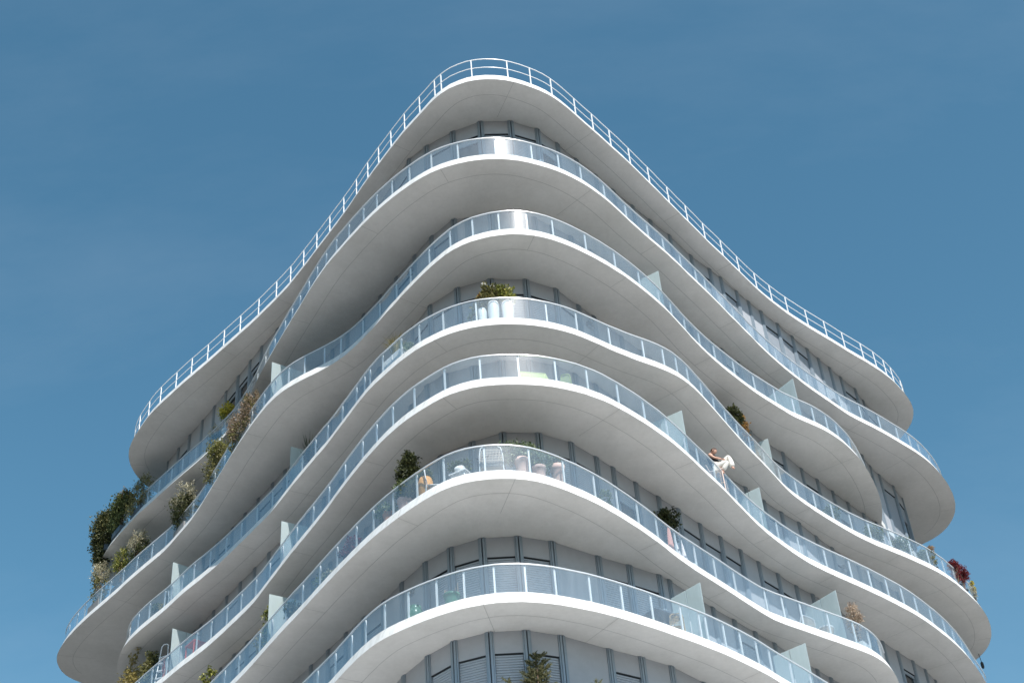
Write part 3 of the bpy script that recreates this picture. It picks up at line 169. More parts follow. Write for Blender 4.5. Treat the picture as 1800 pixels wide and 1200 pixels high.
# ------------------------------------------------------------------ helpers
rnd = random.Random(7)
class MB:
    """collects faces; build() links them as one mesh object"""
    def __init__(s): s.v = []; s.f = []; s.m = []; s.sm = []
    def add(s, vs, fs, m=0, smooth=False):
        o = len(s.v); s.v += [tuple(p) for p in vs]
        for f in fs: s.f.append([o + i for i in f]); s.m.append(m); s.sm.append(smooth)
    def box(s, c, size, m=0, rot=None):
        sx, sy, sz = [a / 2 for a in size]; c = Vector(c)
        P = [Vector((x, y, z)) for x in (-sx, sx) for y in (-sy, sy) for z in (-sz, sz)]
        if rot is not None: P = [rot @ p for p in P]
        s.add([p + c for p in P], [(0, 1, 3, 2), (4, 6, 7, 5), (0, 4, 5, 1), (2, 3, 7, 6), (0, 2, 6, 4), (1, 5, 7, 3)], m)
    def bar(s, a, b, r, m=0, n=8, r2=None):
        a, b = Vector(a), Vector(b); d = (b - a).normalized(); r2 = r if r2 is None else r2
        x = d.orthogonal().normalized(); y = d.cross(x)
        vs = []
        for p, q in ((a, r), (b, r2)):
            for i in range(n):
                t = 2 * math.pi * i / n; vs.append(p + x * q * math.cos(t) + y * q * math.sin(t))
        s.add(vs, [(i, (i + 1) % n, n + (i + 1) % n, n + i) for i in range(n)], m, True)
        s.add(vs, [tuple(range(n - 1, -1, -1)), tuple(range(n, 2 * n))], m)
    def path(s, pts, r, m=0, n=6):
        for a, b in zip(pts, pts[1:]): s.bar(a, b, r, m, n)
    def lathe(s, c, prof, m=0, n=20, closed=True):
        c = Vector(c); vs = []
        for r, z in prof:
            for i in range(n):
                t = 2 * math.pi * i / n; vs.append(c + Vector((r * math.cos(t), r * math.sin(t), z)))
        fs = [(j * n + i, j * n + (i + 1) % n, (j + 1) * n + (i + 1) % n, (j + 1) * n + i) for j in range(len(prof) - 1) for i in range(n)]
        s.add(vs, fs, m, True)
        if closed:
            s.add(vs[:n], [tuple(range(n - 1, -1, -1))], m); s.add(vs[-n:], [tuple(range(n))], m)
    def sweep(s, pts, prof, m=0, smooth=True, cap=True):
        """rectangular profile [(offset to the left of travel, z)] along a plan curve of (x,y,z)"""
        n = len(pts); k = len(prof); vs = []
        for i in range(n):
            a = Vector(pts[max(0, i - 1)][:2]); b = Vector(pts[min(n - 1, i + 1)][:2]); t = (b - a).normalized()
            nn = Vector((-t.y, t.x))
            for o, z in prof: vs.append((pts[i][0] + nn.x * o, pts[i][1] + nn.y * o, pts[i][2] + z))
        for j in range(k):        # own vertices per side: crisp long edges, smooth along the curve
            j2 = (j + 1) % k
            w = []
            for i in range(n): w += [vs[i * k + j], vs[i * k + j2]]
            s.add(w, [(2 * i, 2 * i + 1, 2 * i + 3, 2 * i + 2) for i in range(n - 1)], m, smooth)
        if cap:
            s.add(vs[:k], [tuple(range(k))], m); s.add(vs[-k:], [tuple(range(k - 1, -1, -1))], m)
    def build(s, name, mats, parent=None, recalc=True):
        me = bpy.data.meshes.new(name); me.from_pydata(s.v, [], s.f)
        for mm in (mats if isinstance(mats, (list, tuple)) else [mats]): me.materials.append(mm)
        me.polygons.foreach_set('material_index', s.m); me.polygons.foreach_set('use_smooth', s.sm)
        if recalc:
            b = bmesh.new(); b.from_mesh(me); bmesh.ops.recalc_face_normals(b, faces=b.faces); b.to_mesh(me); b.free()
        me.update()
        o = bpy.data.objects.new(name, me); col.objects.link(o)
        if parent is not None: o.parent = parent
        return o
def tag(o, label=None, cat=None, group=None, kind=None):
    if label: o['label'] = label
    if cat: o['category'] = cat
    if group: o['group'] = group
    if kind: o['kind'] = kind
    return o
def thing(name, loc, rz, label, cat, group=None):
    o = bpy.data.objects.new(name, None); o.empty_display_size = 0.2; col.objects.link(o)
    o.location = loc; o.rotation_euler = (0, 0, rz)
    return tag(o, label, cat, group)

# ------------------------------------------------------------------ materials
def mat(name, colour, rough=0.6, var=0.06, scale=6.0, spec=0.35, metal=0.0, bump=0.0, stain=0.0, streak=0.0):
    m = bpy.data.materials.new(name); m.use_nodes = True; n, l = m.node_tree.nodes, m.node_tree.links
    b = n['Principled BSDF']; b.inputs['Roughness'].default_value = rough; b.inputs['Metallic'].default_value = metal
    b.inputs['Specular IOR Level'].default_value = spec
    t = n.new('ShaderNodeTexCoord'); z = n.new('ShaderNodeTexNoise'); z.inputs['Scale'].default_value = scale
    z.inputs['Detail'].default_value = 6.0; z.inputs['Roughness'].default_value = 0.65
    l.new(t.outputs['Object'], z.inputs['Vector'])
    r = n.new('ShaderNodeValToRGB'); r.color_ramp.elements[0].position = 0.25; r.color_ramp.elements[1].position = 0.75
    r.color_ramp.elements[0].color = tuple(max(0, c * (1 - var)) for c in colour) + (1,)
    r.color_ramp.elements[1].color = tuple(min(1, c * (1 + var)) for c in colour) + (1,)
    l.new(z.outputs['Fac'], r.inputs['Fac']); out = r.outputs['Color']
    if stain:
        z2 = n.new('ShaderNodeTexNoise'); z2.inputs['Scale'].default_value = 0.55; z2.inputs['Detail'].default_value = 8.0
        z2.inputs['Roughness'].default_value = 0.7
        l.new(t.outputs['Object'], z2.inputs['Vector'])
        r2 = n.new('ShaderNodeValToRGB'); r2.color_ramp.elements[0].position = 0.35; r2.color_ramp.elements[1].position = 0.7
        r2.color_ramp.elements[0].color = (1 - stain, 1 - stain, 1 - stain * 1.05, 1); r2.color_ramp.elements[1].color = (1, 1, 1, 1)
        l.new(z2.outputs['Fac'], r2.inputs['Fac'])
        mx = n.new('ShaderNodeMixRGB'); mx.blend_type = 'MULTIPLY'; mx.inputs['Fac'].default_value = 1
        l.new(out, mx.inputs['Color1']); l.new(r2.outputs['Color'], mx.inputs['Color2']); out = mx.outputs['Color']
    if streak:
        mpk = n.new('ShaderNodeMapping'); mpk.inputs['Scale'].default_value = (7, 7, 0.45); z4 = n.new('ShaderNodeTexNoise')
        z4.inputs['Scale'].default_value = 1.0; z4.inputs['Detail'].default_value = 5; z4.inputs['Roughness'].default_value = 0.7
        l.new(t.outputs['Object'], mpk.inputs['Vector']); l.new(mpk.outputs['Vector'], z4.inputs['Vector'])
        r4 = n.new('ShaderNodeValToRGB'); r4.color_ramp.elements[0].position = 0.33; r4.color_ramp.elements[1].position = 0.55
        r4.color_ramp.elements[0].color = (1 - streak, 1 - streak, 1 - streak * 1.1, 1); r4.color_ramp.elements[1].color = (1, 1, 1, 1)
        l.new(z4.outputs['Fac'], r4.inputs['Fac'])
        mk = n.new('ShaderNodeMixRGB'); mk.blend_type = 'MULTIPLY'; mk.inputs['Fac'].default_value = 1
        l.new(out, mk.inputs['Color1']); l.new(r4.outputs['Color'], mk.inputs['Color2']); out = mk.outputs['Color']
    l.new(out, b.inputs['Base Color'])
    if bump:
        bp = n.new('ShaderNodeBump'); bp.inputs['Strength'].default_value = bump; bp.inputs['Distance'].default_value = 0.01
        z3 = n.new('ShaderNodeTexNoise'); z3.inputs['Scale'].default_value = scale * 8; z3.inputs['Detail'].default_value = 4
        l.new(t.outputs['Object'], z3.inputs['Vector']); l.new(z3.outputs['Fac'], bp.inputs['Height']); l.new(bp.outputs['Normal'], b.inputs['Normal'])
    return m
def leaf_mat(name, c0, c1, c2, rough=0.5):
    m = bpy.data.materials.new(name); m.use_nodes = True; n, l = m.node_tree.nodes, m.node_tree.links
    b = n['Principled BSDF']; b.inputs['Roughness'].default_value = rough; b.inputs['Specular IOR Level'].default_value = 0.4
    g = n.new('ShaderNodeNewGeometry'); r = n.new('ShaderNodeValToRGB')
    e = r.color_ramp.elements; e[0].color = c0 + (1,); e[1].color = c2 + (1,); k = e.new(0.5); k.color = c1 + (1,)
    l.new(g.outputs['Random Per Island'], r.inputs['Fac']); l.new(r.outputs['Color'], b.inputs['Base Color'])
    tr = n.new('ShaderNodeBsdfTranslucent'); l.new(r.outputs['Color'], tr.inputs['Color'])
    mx = n.new('ShaderNodeMixShader'); mx.inputs['Fac'].default_value = 0.28
    l.new(b.outputs['BSDF'], mx.inputs[1]); l.new(tr.outputs['BSDF'], mx.inputs[2])
    l.new(mx.outputs['Shader'], n['Material Output'].inputs['Surface'])
    return m
def glass_mat(name, tint, dust=0.05, dustcol=(0.75, 0.8, 0.82), frost=0.0, lo=0.65, hi=1.35):
    m = bpy.data.materials.new(name); m.use_nodes = True; n, l = m.node_tree.nodes, m.node_tree.links
    n.remove(n['Principled BSDF'])
    t = n.new('ShaderNodeBsdfTransparent'); t.inputs['Color'].default_value = tint + (1,)
    g = n.new('ShaderNodeBsdfGlossy'); g.inputs['Roughness'].default_value = 0.045; g.inputs['Color'].default_value = (0.95, 0.98, 1, 1)
    fr = n.new('ShaderNodeFresnel'); 
    ge = n.new('ShaderNodeNewGeometry'); mi = n.new('ShaderNodeMapRange'); mi.inputs['To Min'].default_value = 1.72; mi.inputs['To Max'].default_value = 1 / 1.72
    l.new(ge.outputs['Backfacing'], mi.inputs['Value']); l.new(mi.outputs['Result'], fr.inputs['IOR'])
    mx = n.new('ShaderNodeMixShader'); l.new(fr.outputs['Fac'], mx.inputs['Fac']); l.new(t.outputs['BSDF'], mx.inputs[1]); l.new(g.outputs['BSDF'], mx.inputs[2])
    d = n.new('ShaderNodeBsdfDiffuse'); d.inputs['Color'].default_value = dustcol + (1,)
    g2 = n.new('ShaderNodeBsdfGlossy'); g2.inputs['Roughness'].default_value = 0.28
    tl = n.new('ShaderNodeBsdfTranslucent'); tl.inputs['Color'].default_value = dustcol + (1,)
    dm = n.new('ShaderNodeMixShader'); dm.inputs['Fac'].default_value = 0.10; l.new(d.outputs['BSDF'], dm.inputs[1]); l.new(g2.outputs['BSDF'], dm.inputs[2])
    dm2 = n.new('ShaderNodeMixShader'); dm2.inputs['Fac'].default_value = frost; l.new(dm.outputs['Shader'], dm2.inputs[1]); l.new(tl.outputs['BSDF'], dm2.inputs[2])
    # uneven film of dust and dried rain
    tcn = n.new('ShaderNodeTexCoord'); mpn = n.new('ShaderNodeMapping'); mpn.inputs['Scale'].default_value = (3, 3, 0.5)
    nn = n.new('ShaderNodeTexNoise'); nn.inputs['Scale'].default_value = 1.7; nn.inputs['Detail'].default_value = 6; nn.inputs['Roughness'].default_value = 0.65
    mr = n.new('ShaderNodeMapRange'); mr.inputs['From Min'].default_value = 0.3; mr.inputs['From Max'].default_value = 0.75
    mr.inputs['To Min'].default_value = dust * lo; mr.inputs['To Max'].default_value = dust * hi
    l.new(tcn.outputs['Object'], mpn.inputs['Vector']); l.new(mpn.outputs['Vector'], nn.inputs['Vector']); l.new(nn.outputs['Fac'], mr.inputs['Value'])
    m2 = n.new('ShaderNodeMixShader'); l.new(mr.outputs['Result'], m2.inputs['Fac']); l.new(mx.outputs['Shader'], m2.inputs[1]); l.new(dm2.outputs['Shader'], m2.inputs[2])
    l.new(m2.outputs['Shader'], n['Material Output'].inputs['Surface'])
    return m
WHITE = mat('white_slab_paint', (0.77, 0.77, 0.76), 0.45, 0.03, 3.0, stain=0.12, streak=0.2)
SOFFIT = mat('soffit_plaster', (0.71, 0.688, 0.662), 0.85, 0.045, 9.0, 0.2, bump=0.15, stain=0.15)
JOINT = mat('soffit_joint', (0.36, 0.355, 0.345), 0.9, 0.1, 8.0)
DECK = mat('balcony_deck', (0.42, 0.41, 0.395), 0.8, 0.08, 5.0)
RAILW = mat('white_railing_paint', (0.78, 0.79, 0.80), 0.35, 0.02, 4.0)
ALU = mat('handrail_aluminium', (0.72, 0.73, 0.74), 0.3, 0.03, 6.0, metal=0.35)
PANEL = mat('facade_panel', (0.41, 0.43, 0.465), 0.55, 0.05, 4.0, stain=0.06)
PROFILE = mat('facade_profile', (0.27, 0.325, 0.375), 0.35, 0.05, 6.0, metal=0.2)
SHUTTER = mat('roller_shutter', (0.40, 0.44, 0.49), 0.5, 0.04, 5.0)
DARK = mat('dark_reveal', (0.03, 0.035, 0.04), 0.7, 0.1, 5.0)
CURTAIN = mat('curtain_cloth', (0.36, 0.35, 0.33), 0.9, 0.15, 10.0)
def pane_mat():
    m = bpy.data.materials.new('window_glass'); m.use_nodes = True; b = m.node_tree.nodes['Principled BSDF']
    n, l = m.node_tree.nodes, m.node_tree.links
    t = n.new('ShaderNodeTexCoord'); z = n.new('ShaderNodeTexNoise'); z.inputs['Scale'].default_value = 0.8
    r = n.new('ShaderNodeValToRGB'); r.color_ramp.elements[0].color = (0.015, 0.018, 0.02, 1); r.color_ramp.elements[1].color = (0.06, 0.065, 0.065, 1)
    l.new(t.outputs['Object'], z.inputs['Vector']); l.new(z.outputs['Fac'], r.inputs['Fac']); l.new(r.outputs['Color'], b.inputs['Base Color'])
    b.inputs['Roughness'].default_value = 0.04; b.inputs['IOR'].default_value = 1.5
    return m
PANE = pane_mat()
GLASS = glass_mat('balustrade_glass', (0.925, 0.962, 0.98), 0.065, (0.76, 0.83, 0.89))
FROST = glass_mat('frosted_glass', (0.78, 0.88, 0.89), 0.62, (0.74, 0.82, 0.83), 0.45, 0.92, 1.08)
TERRA = mat('terracotta', (0.56, 0.29, 0.18), 0.8, 0.12, 9.0, bump=0.1)
TERRAP = mat('pink_terracotta', (0.66, 0.44, 0.37), 0.8, 0.12, 9.0)
POTW = mat('white_pot_glaze', (0.82, 0.82, 0.81), 0.3, 0.02, 4.0)
ORANGE = mat('orange_glazed_clay', (0.62, 0.32, 0.10), 0.6, 0.25, 24.0, bump=0.4)
GREENV = mat('green_glazed_clay', (0.10, 0.22, 0.15), 0.25, 0.2, 6.0)
YELPOT = mat('yellow_clay', (0.55, 0.40, 0.16), 0.6, 0.1, 6.0)
BARK = mat('bark', (0.16, 0.115, 0.08), 0.9, 0.25, 20.0)
WICKER = mat('woven_wicker', (0.52, 0.47, 0.42), 0.8, 0.15, 30.0)
LIME = mat('lime_lacquer', (0.46, 0.54, 0.24), 0.5, 0.06, 8.0)
RED = mat('red_lacquer', (0.50, 0.09, 0.07), 0.45, 0.08, 8.0)
PINK = mat('pink_board_paint', (0.74, 0.36, 0.29), 0.35, 0.08, 3.0)
CLOTH = mat('white_cloth', (0.76, 0.72, 0.74), 0.9, 0.08, 12.0)
DTAB = mat('dark_table_top', (0.07, 0.095, 0.12), 0.5, 0.1, 8.0)
WOOD = mat('pale_wood', (0.55, 0.40, 0.24), 0.6, 0.15, 14.0)
PALEW = mat('pinkish_wood', (0.62, 0.50, 0.45), 0.6, 0.08, 12.0)
TROUGH = mat('grey_planter', (0.22, 0.22, 0.22), 0.7, 0.1, 6.0)
SKIN = mat('skin', (0.56, 0.33, 0.25), 0.55, 0.05, 20.0)
HAIR = mat('brown_hair', (0.05, 0.028, 0.02), 0.6, 0.3, 40.0)
BLACK = mat('black_tank_cotton', (0.018, 0.018, 0.02), 0.9, 0.1, 30.0)
TROUS = mat('white_trouser_cotton', (0.74, 0.71, 0.66), 0.9, 0.05, 14.0)
G_DARK = leaf_mat('dark_leaves', (0.022, 0.030, 0.011), (0.050, 0.062, 0.021), (0.15, 0.155, 0.06))
G_MID = leaf_mat('green_leaves', (0.04, 0.06, 0.018), (0.09, 0.115, 0.035), (0.19, 0.21, 0.075))
G_OLIVE = leaf_mat('olive_leaves', (0.06, 0.065, 0.022), (0.17, 0.165, 0.055), (0.38, 0.34, 0.14))
G_LIME = leaf_mat('yellow_green_leaves', (0.07, 0.09, 0.02), (0.22, 0.24, 0.05), (0.46, 0.43, 0.12))
G_CREAM = leaf_mat('cream_blossom', (0.16, 0.15, 0.09), (0.44, 0.40, 0.27), (0.74, 0.69, 0.52))
G_PINK = leaf_mat('pink_blossom', (0.09, 0.08, 0.035), (0.30, 0.22, 0.13), (0.66, 0.50, 0.40))
G_YEL = leaf_mat('yellow_blossom', (0.30, 0.26, 0.03), (0.55, 0.46, 0.05), (0.72, 0.66, 0.12))
G_RED = leaf_mat('red_leaves', (0.07, 0.008, 0.012), (0.17, 0.018, 0.022), (0.32, 0.04, 0.04))
G_ORANGE = leaf_mat('orange_leaves', (0.15, 0.08, 0.02), (0.38, 0.20, 0.05), (0.55, 0.36, 0.12))
G_PALE = leaf_mat('pale_twigs', (0.22, 0.15, 0.10), (0.46, 0.35, 0.26), (0.68, 0.56, 0.44))
G_SILVER = leaf_mat('silver_leaves', (0.07, 0.105, 0.045), (0.18, 0.235, 0.12), (0.38, 0.43, 0.28))
G_BAMBOO = leaf_mat('bamboo_leaves', (0.13, 0.11, 0.03), (0.30, 0.24, 0.07), (0.46, 0.38, 0.14))
G_WHITE = leaf_mat('white_blossom', (0.55, 0.54, 0.48), (0.72, 0.71, 0.66), (0.80, 0.79, 0.75))
G_SPRUCE = leaf_mat('spruce_needles', (0.06, 0.07, 0.03), (0.17, 0.18, 0.085), (0.46, 0.43, 0.26))
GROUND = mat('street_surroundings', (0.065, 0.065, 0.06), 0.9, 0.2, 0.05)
BOUNCE = mat('pale_bounce_sheet', (0.79, 0.785, 0.77), 0.8, 0.04, 0.8)  # near-white, for the added sheet that throws sun up under the slabs

# ------------------------------------------------------------------ ground
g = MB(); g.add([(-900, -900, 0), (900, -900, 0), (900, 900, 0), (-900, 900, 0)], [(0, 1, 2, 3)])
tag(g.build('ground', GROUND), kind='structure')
g = MB(); g.add([(-13, 13, 0.004), (13, 13, 0.004), (31, 41, 0.004), (25, 50, 0.004), (-25, 50, 0.004), (-31, 41, 0.004)], [(0, 1, 2, 3, 4, 5)])  # unseen sheet, added and shaped to bounce light onto the soffits
tag(g.build('bounce_sheet', BOUNCE), kind='structure')

# ------------------------------------------------------------------ the building
bld = thing('apartment_building', (0, 45, 0), 0,
            'white apartment building with wavy stacked balconies, glass balustrades and shuttered windows', 'building')
OFF = Vector((0, -45, 0))     # parts are written in world metres; this puts them back under the Empty
def part(mb, name, mats, parent=None):
    o = mb.build(name, mats, parent or bld)
    if parent is None: o.location = OFF
    return o
def curve_offset(V, d):
    out = []
    for i in range(len(V)):
        a = Vector(V[max(0, i - 1)]); b = Vector(V[min(len(V) - 1, i + 1)]); t = (b - a).normalized()
        out.append((V[i][0] - t.y * d, V[i][1] + t.x * d))
    return out
def cumlen(V):
    d = [0.0]
    for a, b in zip(V, V[1:]): d.append(d[-1] + math.dist(a, b))
    return d
def at_len(V, d, s):
    s = min(max(s, 0), d[-1] - 1e-6)
    i = max(j for j in range(len(d) - 1) if d[j] <= s); t = (s - d[i]) / (d[i + 1] - d[i])
    return (V[i][0] + (V[i + 1][0] - V[i][0]) * t, V[i][1] + (V[i + 1][1] - V[i][1]) * t)
def tri_prism(mb, poly, z0, z1, mside, mbot, mtop):
    n = len(poly)
    tris = [list(t) for t in tessellate_polygon([[Vector((x, y, 0)) for x, y in poly]])]
    mb.add([(x, y, z0) for x, y in poly], tris, mbot); mb.add([(x, y, z1) for x, y in poly], tris, mtop)
    w = []
    for x, y in poly: w += [(x, y, z0), (x, y, z1)]
    mb.add(w, [(2 * i, (2 * i + 2) % (2 * n), (2 * i + 3) % (2 * n), 2 * i + 1) for i in range(n)], mside, True)
def closed_offset(V, d):
    n = len(V); out = []
    for i in range(n):
        a, b = Vector(V[i - 1]), Vector(V[(i + 1) % n]); t = (b - a).normalized()
        out.append((V[i][0] - t.y * d, V[i][1] + t.x * d))
    return out
LEAN, UP = 0.11, 0.32                 # the white edge leans back and stands above the deck as a low kerb
def slab(mb, poly, zb, mside, mbot, mtop):
    A, B_, C_ = poly, closed_offset(poly, LEAN), closed_offset(poly, LEAN + 0.18); n = len(A)
    tris = [list(t) for t in tessellate_polygon([[Vector((x, y, 0)) for x, y in A]])]
    mb.add([(x, y, zb) for x, y in A], tris, mbot); mb.add([(x, y, zb + SLAB) for x, y in C_], tris, mtop)
    for P, z0, Q, z1 in ((A, zb, B_, zb + UP), (B_, zb + UP, C_, zb + UP), (C_, zb + UP, C_, zb + SLAB)):
        w = []
        for (x, y), (u, v) in zip(P, Q): w += [(x, y, z0), (u, v, z1)]
        mb.add(w, [(2 * i, (2 * i + 2) % (2 * n), (2 * i + 3) % (2 * n), 2 * i + 1) for i in range(n)], mside, True)
def strip(mb, pts, w, z, m):
    L, R_ = curve_offset(pts, -w / 2), curve_offset(pts, w / 2)
    mb.add([(x, y, z) for x, y in L] + [(x, y, z) for x, y in R_], [(i, i + 1, len(L) + i + 1, len(L) + i) for i in range(len(L) - 1)], m)
def rear(wall): return [(wall[-1][0] - 1.3, wall[-1][1] + 1.6), (wall[0][0] + 1.4, wall[0][1] + 2.0)]

GL, PO_, WP, WI = [], [], [], []      # candidates: ((in frame, distance), builder)
def rank(p):
    x, y, d = project(p); return (0 if -20 < x < 1820 and -20 < y < 1220 else 1, d)
for k in range(7):
    L = LEVELS[k]; V = L['outline'][:L['nv']]; zb, zd, zt = soffit(k), floor_z(k), soffit(k) + UP
    mb = MB()
    slab(mb, L['outline'], zb, 0, 1, 2)
    core = LEVELS[max(0, k - 1)]['wall']; core = core + rear(core)
    tri_prism(mb, core, zb + 0.012, zd - 0.012, 0, 1, 2)
    inn = curve_offset(V, 0.62); dv = cumlen(V)
    strip(mb, inn[2:-2], 0.013, zb - 0.003, 3)
    s = 1.2 + 0.7 * (k % 3)
    while s < dv[-1] - 1:
        a = at_len(V, dv, s); b = at_len(V, dv, s + 0.05); t = (Vector(b) - Vector(a)).normalized()
        reach = 0.62 if (int(s * 7) % 3) else 1.5
        strip(mb, [(a[0], a[1]), (a[0] - t.y * reach, a[1] + t.x * reach)], 0.010, zb - 0.006, 3)
        o_ = Vector((t.y, -t.x)) * 0.0025; h_ = t * 0.006
        mb.add([(a[0] + o_.x - h_.x, a[1] + o_.y - h_.y, zb + .004), (a[0] + o_.x + h_.x, a[1] + o_.y + h_.y, zb + .004), (a[0] + o_.x + h_.x - t.y * LEAN, a[1] + o_.y + h_.y + t.x * LEAN, zt - .004), (a[0] + o_.x - h_.x - t.y * LEAN, a[1] + o_.y - h_.y + t.x * LEAN, zt - .004)], [(0, 1, 2, 3)], 3)
        s += 4.3 + 0.9 * math.sin(s * 3)
    part(mb, 'roof_slab' if k == 0 else 'floor_slab', [WHITE, SOFFIT, DECK, JOINT])
    line = curve_offset(V, 0.15 if k == 0 else 0.22); dl = cumlen(line); P3 = [(x, y, zt) for x, y in line]
    ratio = dl[-1] / dv[-1]
    if k == 0:
        post_line = [s_ * ratio for s_ in L['posts']]
        mb = MB()
        for zz, r in ((0.80, 0.011), (0.41, 0.009)):
            mb.sweep(P3, [(-r, zz - r), (r, zz - r), (r, zz + r), (-r, zz + r)], 0)
        rail = part(mb, 'roof_railing', RAILW)
        for s_ in post_line:
            a = at_len(line, dl, s_); b = at_len(line, dl, s_ + 0.04); rot = Matrix.Rotation(math.atan2(b[1] - a[1], b[0] - a[0]), 3, 'Z')
            p = MB(); p.box((a[0], a[1], zt + 0.39), (0.032, 0.03, 0.80), 0, rot)
            PO_.append((rank((a[0], a[1], zt + .4)), p, rail))
        continue
    mb = MB(); r = 0.02
    mb.sweep(P3, [(-r, 0.80), (r, 0.80), (r, 0.83), (-r, 0.83)], 0)
    rail = part(mb, 'balustrade', ALU)
    post_line = curve_offset(V, 0.265); dp = cumlen(post_line)
    for s_ in L['posts']:
        q = s_ * dp[-1] / dv[-1]
        a = at_len(post_line, dp, q); b = at_len(post_line, dp, q + 0.04); rot = Matrix.Rotation(math.atan2(b[1] - a[1], b[0] - a[0]), 3, 'Z')
        p = MB(); p.box((a[0], a[1], zt + 0.39), (0.044, 0.036, 0.82), 0, rot)
        PO_.append((rank((a[0], a[1], zt + .4)), p, rail))
    E_ = [0.0] + [q * ratio for q in L['posts']] + [dl[-1]]
    for s0, s1 in zip(E_, E_[1:]):
        if s1 - s0 < 0.1: continue
        n = max(2, int((s1 - s0) / 0.22)); pts = []
        for i in range(n + 1): x, y = at_len(line, dl, s0 + 0.008 + (s1 - s0 - 0.016) * i / n); pts.append((x, y, zt))
        p = MB(); p.sweep(pts, [(-0.006, 0.004), (0.006, 0.004), (0.006, 0.797), (-0.006, 0.797)], 0)
        mid = pts[n // 2]
        GL.append((rank((mid[0], mid[1], zt + .4)), p, rail))

def emit(cands, name, mats, limit=100, parent_first=True):
    cands.sort(key=lambda c: c[0])
    for c in cands[:limit]:
        o = c[1].build(name, mats, c[2]); 
    if len(cands) > limit:
        r = MB()
        for c in cands[limit:]:
            o = len(r.v); r.v += c[1].v; r.f += [[i + o for i in f] for f in c[1].f]; r.m += c[1].m; r.sm += c[1].sm
        o = part(r, name + 's', mats); o['kind'] = 'stuff'
emit(GL, 'glass_panel', GLASS); emit(PO_, 'post', RAILW)

# ------------------------------------------------------------------ facade: one facet between two joints = a solid panel or a window
def facet(a, b, z0, z1, kind, seed):
    a3, b3 = Vector((a[0], a[1], 0)), Vector((b[0], b[1], 0)); t = (b3 - a3).normalized(); n = Vector((t.y, -t.x, 0)); ln = (b3 - a3).length
    R_ = Matrix((t, n, Vector((0, 0, 1)))).transposed()          # local x along, y out, z up
    def bx(mb, x0, x1, y0, y1, zz0, zz1, m=0):
        c = a3 + R_ @ Vector(((x0 + x1) / 2, (y0 + y1) / 2, (zz0 + zz1) / 2)); mb.box(c, (x1 - x0, y1 - y0, zz1 - zz0), m, R_)
    e = 0.010; H = z1 - z0; mb = MB()
    fins = lambda: (bx(mb, e, e + 0.055, -0.10, 0.04, z0, z1, 1), bx(mb, ln - e - 0.055, ln - e, -0.10, 0.04, z0, z1, 1),
                    bx(mb, e + 0.060, e + 0.095, -0.10, 0.02, z0, z1, 1), bx(mb, ln - e - 0.095, ln - e - 0.060, -0.10, 0.02, z0, z1, 1))
    fins()
    x0, x1 = e + 0.095, ln - e - 0.095
    if kind == 'p' or ln < 0.6:
        bx(mb, x0, x1, -0.11, -0.004, z0, z1, 0)
        return 'panel', mb, None, None
    zl = z1 - 0.56
    bx(mb, x0, x1, -0.11, -0.006, zl, z1, 0)                     # lintel panel over the shutter box
    bx(mb, x0 + 0.002, x1 - 0.002, -0.13, -0.105, z0, zl, 2)      # dark back of the reveal
    bx(mb, x0 + 0.001, x1 - 0.001, -0.10, -0.012, zl - 0.022, zl - 0.001, 2)   # slot the curtain runs out of; its shade put in as a dark strip
    zl -= 0.022
    sh = MB(); pane = None
    zs = z0 + 0.02
    if kind == 'h': zs = zl - 0.22 - 0.5 * ((seed * 37) % 10) / 10
    if kind == 'o': zs = zl - 0.10
    n_ = max(2, int((zl - zs) / 0.064)); vs = []; fs = []
    dz = (zl - zs) / n_
    A = lambda x, y, z: tuple(a3 + R_ @ Vector((x, y, z)))
    for i in range(n_):
        zz = zs + dz * i
        prof = [(-0.066, zz), (-0.042, zz + 0.012), (-0.045, zz + dz * 0.74), (-0.066, zz + dz * 0.84), (-0.066, zz + dz)]
        o = len(vs)
        for y, z in prof: vs += [A(x0 + 0.008, y, z), A(x1 - 0.008, y, z)]
        fs += [(o + 2 * j, o + 2 * j + 1, o + 2 * j + 3, o + 2 * j + 2) for j in range(4)]
    sh.add(vs, fs, 0)
    bx(sh, x0 + 0.004, x1 - 0.004, -0.068, -0.034, zs - 0.03, zs, 1)
    if kind in 'ho':
        pane = MB(); bx(pane, x0 + 0.05, x1 - 0.05, -0.098, -0.082, z0 + 0.05, zs - 0.06, 0)
        bx(mb, x0 + 0.001, x0 + 0.05, -0.104, -0.07, z0, zs - 0.04, 1); bx(mb, x1 - 0.05, x1 - 0.001, -0.104, -0.07, z0, zs - 0.04, 1)
    return 'window', mb, sh, pane
for k in range(7):
    W_ = LEVELS[k]['wall']; z1 = soffit(k) - 0.004; z0 = soffit(k + 1) + 0.03
    for i, (a, b) in enumerate(zip(W_, W_[1:])):
        kind, mb, sh, pane = facet(a, b, z0, z1, 'pwho'[LEVELS[k]['types'][i]], i + 11 * k)
        key = rank(((a[0] + b[0]) / 2, (a[1] + b[1]) / 2, z1 - 0.8))
        (WP if kind == 'panel' else WI).append((key, mb, sh, pane))
    mb = MB(); r_ = [W_[-1]] + rear(W_) + [W_[0]]
    mb.sweep([(x, y, 0) for x, y in r_], [(0.0, z0), (0.12, z0), (0.12, z1), (0.0, z1)], 0, False)
    part(mb, 'rear_wall', PANEL)
WP.sort(key=lambda c: c[0]); WI.sort(key=lambda c: c[0])
for c in WP[:100]: part(c[1], 'wall_panel', [PANEL, PROFILE])
if len(WP) > 100:
    r = MB()
    for c in WP[100:]:
        o = len(r.v); r.v += c[1].v; r.f += [[i + o for i in f] for f in c[1].f]; r.m += c[1].m; r.sm += c[1].sm
    part(r, 'wall_panels', [PANEL, PROFILE])['kind'] = 'stuff'
